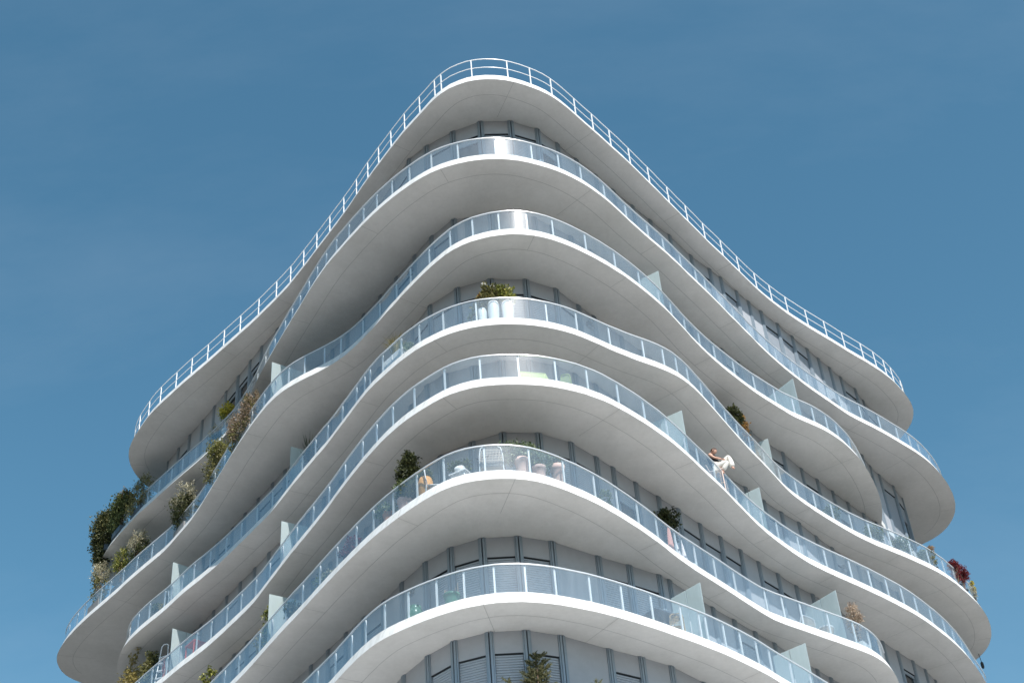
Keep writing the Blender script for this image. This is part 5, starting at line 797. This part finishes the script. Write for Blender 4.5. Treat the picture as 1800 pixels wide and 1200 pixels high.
# lime folding lounger
loc, t, p = at('lounger'); o = thing('lounge_chair', loc, t, 'lime green folding lounge chair leaning behind the glass', 'chair')
f = MB(); tilt = Matrix.Rotation(-.35, 3, 'X'); q = lambda x, z: tuple(tilt @ Vector((x, 0, z)) + Vector((0, 0, .32)))
f.path([q(-.46, .06), q(-.40, .50), q(.34, .56), q(.40, .08), q(-.46, .06)], .014); f.path([q(-.36, .07), q(-.33, .5)], .008); f.path([q(.33, .07), q(.30, .55)], .008); f.build('frame', LIME, o)
b = MB()
for i in range(1, 26): x = -.44 + .82 * i / 26; b.add([q(x - .012, .07), q(x + .012, .07), q(x + .012 * .9, .53), q(x - .012 * .9, .53)], [(0, 1, 2, 3)])
for j in range(1, 6): b.bar(q(-.42, .07 + .08 * j), q(.37, .07 + .08 * j), .005, 0, 5)
b.build('backrest', LIME, o)
for x0, x1 in ((-.28, .06), (.02, -.3), (.30, .44), (-.40, -.48)):
    l = MB(); l.bar((x0, .02, .38), (x1, -.05, 0), .012); l.build('leg', LIME, o)
# low white table with a flower bowl
loc, t, p = at('table5'); o = thing('side_table', loc, t, 'small white slatted side table left of the white woven chair', 'table')
f = MB(); [f.box((-.2 + .1 * i, 0, .56), (.09, .36, .025)) for i in range(5)]; f.box((0, .1, .54), (.46, .03, .02)); f.box((0, -.1, .54), (.46, .03, .02)); f.build('table_top', RAILW, o)
for x, y in ((-.17, -.13), (-.17, .13), (.17, -.13), (.17, .13)): l = MB(); l.bar((x, y, .55), (x * 1.35, y * 1.2, 0), .012); l.build('leg', RAILW, o)
o = thing('flower_bowl', (loc[0], loc[1], loc[2] + .573), t, 'white bowl of green leaves standing on the slatted side table', 'potted plant')
mb = MB(); mb.lathe((0, 0, 0), [(.08, 0), (.14, .09), (.16, .17), (.14, .16)], 0, 20); mb.build('pot', POTW, o)
f = MB(); leaves(f, [(0, 0, .26, .24, .16, .12), (.2, 0, .16, .08, .08, .14)], 260, .07, 0, 400); f.build('foliage', G_MID, o, recalc=False)
# surfboard and furled parasols
loc, t, p = at('surf'); o = thing('surfboard', loc, t, 'pink surfboard standing upright behind the glass', 'surfboard')
mb = MB(); n = 14; prof = [(.13 * math.sin(math.pi * min(1, (i / n) * .62 + .38)) ** .7 if i < n else 0.004, -.35 + 1.18 * i / n) for i in range(n + 1)]
for y, sgn in ((-.022, 1), (.022, -1)):
    mb.add([(x, y + .0, z + .35) for x, z in prof] + [(-x, y, z + .35) for x, z in prof], [(i, i + 1, n + 2 + i, n + 1 + i) for i in range(n)])
mb.add([(x, -.022, z + .35) for x, z in prof] + [(x, .022, z + .35) for x, z in prof], [(i, i + 1, n + 2 + i, n + 1 + i) for i in range(n)], 0, True)
mb.add([(-x, -.022, z + .35) for x, z in prof] + [(-x, .022, z + .35) for x, z in prof], [(i, i + 1, n + 2 + i, n + 1 + i) for i in range(n)], 0, True)
mb.build('board', PINK, o); mb = MB(); mb.box((0, -.024, .45), (.006, .004, .8)); mb.build('stringer', TERRAP, o)
for key, h, lb in (('drape1', .80, 'shorter white furled cloth leaning right of the pink surfboard'), ('drape2', 1.02, 'taller white furled cloth, further right of the pink surfboard')):
    loc, t, p = at(key); o = thing('furled_cloth', loc, t, lb, 'cloth', 'furled white cloths beside the surfboard')
    mb = MB(); ns = 16; vs = []
    for j in range(9):
        zz = h * j / 8; rr = .115 * (1 - j / 8.3) ** .8
        for i in range(ns): a = 6.28 * i / ns; q_ = rr * (1 + .22 * math.cos(a * 6 + j * .4)); vs.append((q_ * math.cos(a) - .05 * j / 8, q_ * math.sin(a), zz))
    mb.add(vs, [(j * ns + i, j * ns + (i + 1) % ns, (j + 1) * ns + (i + 1) % ns, (j + 1) * ns + i) for j in range(8) for i in range(ns)], 0, True)
    mb.build('cloth', CLOTH, o); mb = MB(); mb.bar((0, 0, 0), (-.055, 0, h + .06), .012); mb.build('pole', RAILW, o)
loc, t, p = at('bowl'); o = thing('pouf', loc, t, 'low white round pouf at the slab edge right of the furled cloths', 'pouf')
mb = MB(); mb.lathe((0, 0, 0), [(.10, 0), (.15, .06), (.16, .16), (.13, .25), (.05, .28)], 0, 20); mb.build('cushion', POTW, o); mb = MB(); mb.lathe((0, 0, .28), [(.03, 0), (.025, .015), (.005, .02)], 0, 12); mb.build('button', RAILW, o)
# round white stool-table
loc, t, p = at('stool'); o = thing('round_table', loc, t, 'round white tray table with bowl shaped base behind the right glass', 'table')
mb = MB(); mb.lathe((0, 0, 0), [(.235, .50), (.24, .515), (.24, .535), (.2, .55), (.05, .552)], 0, 28); mb.build('table_top', POTW, o)
mb = MB(); mb.lathe((0, 0, 0), [(.10, 0), (.07, .12), (.13, .26), (.205, .40), (.225, .495)], 0, 28)
for i in range(14): a = 6.28 * i / 14; mb.bar((.075 * math.cos(a), .075 * math.sin(a), .13), (.222 * math.cos(a), .222 * math.sin(a), .47), .006, 0, 5)
mb.build('base', WICKER, o); mb = MB(); mb.lathe((0, 0, .552), [(.07, 0), (.1, .05), (.09, .055)], 0, 18); mb.build('dish', RAILW, o)
# green glazed vases
for key, lb, sticks, r in (('vg1', 'big round green glazed vase behind the glass, lowest at left', False, .2), ('vg2', 'flat topped green glazed pot with thin dry sticks', True, .19)):
    loc, t, p = at(key); o = thing('green_pot', loc, t, lb, 'pot'); mb = MB()
    if sticks: prof = [(r * .55, 0), (r * .78, .15), (r * .92, .36), (r * .98, .46), (r * 1.08, .47), (r * 1.08, .52), (r * .9, .52)]
    else: prof = [(r * .5, 0), (r * .92, .14), (r * 1.02, .26), (r * .9, .40), (r * .7, .46), (r * .78, .50), (r * .62, .50)]
    mb.lathe((0, 0, 0), prof, 0, 26); mb.build('pot', GREENV, o); mb = MB()
    mb.lathe((0, 0, 0), [(r * .8, .0), (r * .82, .02), (r * .7, .022)], 0, 20); mb.build('saucer', GREENV, o)
    if sticks:
        s_ = MB(); rr = random.Random(4)
        for _ in range(7): a = rr.uniform(-.16, .16); s_.bar((a, rr.uniform(-.1, .1), .45), (a * 1.5 - .03, 0, rr.uniform(.62, .86)), .005, 0, 5)
        s_.build('stick', G_PALE, o)
# folding table
loc, t, p = at('table6'); o = thing('folding_table', loc, t, 'dark blue grey folding table behind the glass at lower right', 'table')
mb = MB(); mb.box((0, .1, .70), (.95, .62, .03)); mb.box((0, -.205, .70), (.97, .02, .045)); mb.box((0, .1, .717), (.01, .6, .004)); mb.build('table_top', DTAB, o)
for x0, x1, y in ((-.38, .3, -.12), (.38, -.3, -.08), (-.38, .3, .3), (.38, -.3, .34)): l = MB(); l.bar((x0, y, .69), (x1, y, 0), .013); l.build('leg', DTAB, o)
# red table, ladder, white box
loc, t, p = at('redtable'); o = thing('red_table', loc, t, 'tall red metal bar table behind the lower left glass', 'table')
mb = MB(); mb.box((.12, .1, .98), (.62, .5, .03)); mb.box((.12, -.15, .96), (.6, .02, .05)); mb.build('table_top', RED, o)
for x, y in ((-.15, -.12), (.38, -.12), (-.15, .3), (.38, .3)): l = MB(); l.box((x, y, .48), (.035, .035, .96)); l.build('leg', RED, o)
mb = MB(); mb.box((.12, -.12, .3), (.5, .02, .03)); mb.box((.12, .3, .3), (.5, .02, .03)); mb.build('stretcher', RED, o)
loc, t, p = at('ladder'); o = thing('step_ladder', loc, t + .5, 'white folding step ladder standing by a frosted screen at lower left', 'ladder')
mb = MB(); mb.path([(-.17, -.1, 0), (-.15, .12, 1.55), (-.13, .14, 1.9), (-.06, .145, 1.96), (.06, .145, 1.96), (.13, .14, 1.9), (.15, .12, 1.55), (.17, -.1, 0)], .018); mb.build('side_rail', RAILW, o)
for z in (.3, .6, .9, 1.2, 1.45): s_ = MB(); s_.box((0, -.1 + .142 * z, z), (.32, .11, .025)); s_.build('step', RAILW, o)
mb = MB(); mb.path([(-.16, .5, 0), (-.14, .14, 1.5), (.14, .14, 1.5), (.16, .5, 0)], .014); mb.build('rear_frame', RAILW, o)
# cable hanging from the right tip of the fourth slab
o = thing('hanging_cable', (16.98, 53.05, soffit(3)), 0, 'short black cable with a weight hanging from the slab tip at far right', 'cable')
mb = MB(); mb.bar((0, 0, 0), (0.02, 0, -.35), .012); mb.build('wire', DARK, o); mb = MB(); mb.lathe((.02, 0, -.62), [(.035, 0), (.06, .06), (.06, .22), (.03, .27)], 0, 12); mb.build('weight', DARK, o)

# ------------------------------------------------------------------ the man on the tall chair, legs raised over the rail
px_, py_ = 5.70, 36.14; fz = floor_z(4) + .07; fa = math.atan2(-.32, .95)
o = thing('tall_chair', (px_, py_, floor_z(4)), fa, 'tall pinkish wooden chair with splayed legs under the seated man', 'chair')
mb = MB(); mb.box((-.06, 0, .89), (.40, .40, .035)); mb.build('seat', PALEW, o)
for x, y in ((-.22, -.16), (.1, -.16), (-.22, .16), (.1, .16)): l = MB(); l.bar((x, y, .88), (x * 1.7 - .04, y * 1.25, 0), .02, 0, 8, .014); l.build('leg', PALEW, o)
mb = MB(); mb.bar((-.27, -.18, .42), (.14, -.18, .42), .012); mb.bar((-.27, .18, .42), (.14, .18, .42), .012); mb.build('stretcher', PALEW, o)
mb = MB(); mb.bar((-.25, -.17, .9), (-.33, -.17, 1.16), .014); mb.bar((-.25, .17, .9), (-.33, .17, 1.16), .014); mb.bar((-.33, -.18, 1.15), (-.33, .18, 1.15), .018); mb.build('backrest', PALEW, o)
man = thing('person', (px_, py_, fz), fa, 'man in black tank top and white trousers sitting with knees raised over the balcony rail', 'person')
def skin(name, verts, edges, root, material, parent, sub=2):
    me = bpy.data.meshes.new(name); me.from_pydata([v[0] for v in verts], edges, []); me.materials.append(material)
    ob = bpy.data.objects.new(name, me); col.objects.link(ob); ob.parent = parent
    md = ob.modifiers.new('Skin', 'SKIN'); md.use_smooth_shade = True
    for v, d in zip(me.skin_vertices[0].data, verts):
        r = d[1] if isinstance(d[1], tuple) else (d[1], d[1]); v.radius = r
    me.skin_vertices[0].data[root].use_root = True
    s_ = ob.modifiers.new('Sub', 'SUBSURF'); s_.levels = sub; s_.render_levels = sub
    return ob
# body: x = facing, y = his left, z = up
BV = [((-.02, 0, 1.03), (.145, .12)), ((-.07, 0, 1.15), (.13, .11)), ((-.13, 0, 1.30), (.15, .11)), ((-.155, 0, 1.40), (.14, .095)), ((-.13, 0, 1.475), .052), ((-.095, 0, 1.52), .05),
      # right (near) arm
      ((-.16, -.17, 1.405), .058), ((-.10, -.21, 1.31), .043), ((-.04, -.215, 1.245), .038), ((.07, -.15, 1.22), .031), ((.15, -.09, 1.205), .025),
      # left arm
      ((-.16, .17, 1.405), .058), ((-.09, .215, 1.28), .045), ((-.03, .22, 1.21), .04), ((.09, .15, 1.18), .033), ((.17, .09, 1.175), .026),
      # right leg (lower), left leg (raised)
      ((.02, -.10, 1.00), .08), ((.16, -.12, 1.01), .07), ((.30, -.12, 1.04), .058), ((.20, -.11, .90), .05), ((.10, -.10, .76), .038),
      ((.02, .09, 1.04), .085), ((.18, .07, 1.20), .072), ((.325, .06, 1.33), .057), ((.37, .05, 1.12), .05), ((.395, .04, .90), .036), ((.455, .035, .85), .03), ((.15, -.10, .70), .03)]
BE = [(0, 1), (1, 2), (2, 3), (3, 4), (4, 5), (3, 6), (6, 7), (7, 8), (8, 9), (9, 10), (3, 11), (11, 12), (12, 13), (13, 14), (14, 15), (0, 16), (16, 17), (17, 18), (18, 19), (19, 20), (0, 21), (21, 22), (22, 23), (23, 24), (24, 25), (25, 26), (20, 27)]
body = skin('body', BV, BE, 0, SKIN, man)
# fingers: five short chains leaving each palm
def hand(base, s, side):
    for i, (dy, ln) in enumerate(((-.022, .055), (-.008, .065), (.008, .062), (.021, .05))):
        b = Vector(base) + Vector((.02, dy * s, 0)); c = b + Vector((ln * .55, 0, -.012)); e = c + Vector((ln * .35, 0, -.03))
        skin('finger', [(tuple(b - Vector((.03, 0, 0))), .010), (tuple(b), .010), (tuple(c), .009), (tuple(e), .0075)], [(0, 1), (1, 2), (2, 3)], 0, SKIN, body, 1)
    b = Vector(base) + Vector((-.015, side * .02, 0)); skin('thumb', [(tuple(b), .011), (tuple(b + Vector((.03, side * .022, -.005))), .010), (tuple(b + Vector((.055, side * .02, -.02))), .008)], [(0, 1), (1, 2)], 0, SKIN, body, 1)
hand((.165, -.085, 1.20), 1, 1); hand((.185, .085, 1.17), 1, -1)
# head with face, turned down
hm = MB(); n, m_ = 20, 14; hv = []
for j in range(m_ + 1):
    th = math.pi * j / m_
    for i in range(n):
        a = 2 * math.pi * i / n; x, y, z = math.sin(th) * math.cos(a), math.sin(th) * math.sin(a), math.cos(th)
        rx, ry, rz_ = .098, .074, .118
        if z < 0: rx *= 1 - .22 * (-z) ** 1.5 * (1 if x < 0 else .55); ry *= 1 - .30 * (-z) ** 1.3
        X, Y, Z = x * rx + (.012 * max(0, -z) if x > 0 else 0), y * ry, z * rz_
        if x > 0:
            fx = max(0, 1 - (Y / .016) ** 2)                      # nose, brow, eye sockets, lips, chin
            X += .020 * fx * math.exp(-((Z + .012) / .020) ** 2) + .008 * math.exp(-((Z - .026) / .012) ** 2) * max(0, 1 - (Y / .055) ** 2)
            X -= .009 * math.exp(-((abs(Y) - .030) / .014) ** 2 - ((Z - .006) / .014) ** 2)
            X += .006 * max(0, 1 - (Y / .026) ** 2) * math.exp(-((Z + .055) / .010) ** 2) + .006 * max(0, 1 - (Y / .03) ** 2) * math.exp(-((Z + .092) / .014) ** 2)
        hv.append((X, Y, Z))
hm.add(hv, [(j * n + i, j * n + (i + 1) % n, (j + 1) * n + (i + 1) % n, (j + 1) * n + i) for j in range(m_) for i in range(n)], 0, True)
for y in (-.074, .074):
    hm.lathe((-.005, y, -.005), [(.012, -.028), (.02, -.01), (.022, .015), (.012, .032)], 0, 8)
for y in (-.030, .030): hm.lathe((.083, y, .006), [(.002, -.006), (.008, 0), (.002, .006)], 1, 8)
hm.box((.094, 0, -.058), (.006, .034, .004), 2)
head = hm.build('head', [SKIN, DARK, TERRA], man); head.location = (-.055, 0, 1.605); head.rotation_euler = (0, .42, 0); head.scale = (.92, .95, .92)
hr = MB(); hv2 = []
for j in range(8):
    th = math.pi * .56 * j / 7
    for i in range(n):
        a = 2 * math.pi * i / n; cut = 1.0 if math.cos(a) < .35 else .68
        t_ = th * cut; x, y, z = math.sin(t_) * math.cos(a), math.sin(t_) * math.sin(a), math.cos(t_)
        k_ = 1.07 + .012 * math.sin(i * 5 + j * 3); hv2.append((x * .098 * k_ - .002, y * .074 * k_, z * .118 * k_))
hr.add(hv2, [(j * n + i, j * n + (i + 1) % n, (j + 1) * n + (i + 1) % n, (j + 1) * n + i) for j in range(7) for i in range(n)], 0, True)
hair = hr.build('hair', HAIR, head)
# clothes over the body
skin('tank_top', [((-.04, 0, 1.04), (.19, .16)), ((-.08, 0, 1.15), (.185, .16)), ((-.135, 0, 1.28), (.20, .165)), ((-.165, 0, 1.40), (.185, .14)), ((-.165, 0, 1.455), (.13, .09)), ((-.18, -.135, 1.43), .062), ((-.18, .135, 1.43), .062)], [(0, 1), (1, 2), (2, 3), (3, 4), (3, 5), (3, 6)], 0, BLACK, man)
skin('trousers', [((-.03, 0, 1.02), (.15, .125)), ((.03, -.10, 0.995), .09), ((.17, -.12, 1.01), .085), ((.315, -.12, 1.035), .078), ((.21, -.11, .90), .08), ((.13, -.10, .80), .075),
                  ((.03, .09, 1.04), .098), ((.18, .07, 1.20), .088), ((.335, .06, 1.335), .073), ((.375, .05, 1.12), .08), ((.395, .04, .92), .09)],
     [(0, 1), (1, 2), (2, 3), (3, 4), (4, 5), (0, 6), (6, 7), (7, 8), (8, 9), (9, 10)], 0, TROUS, man)
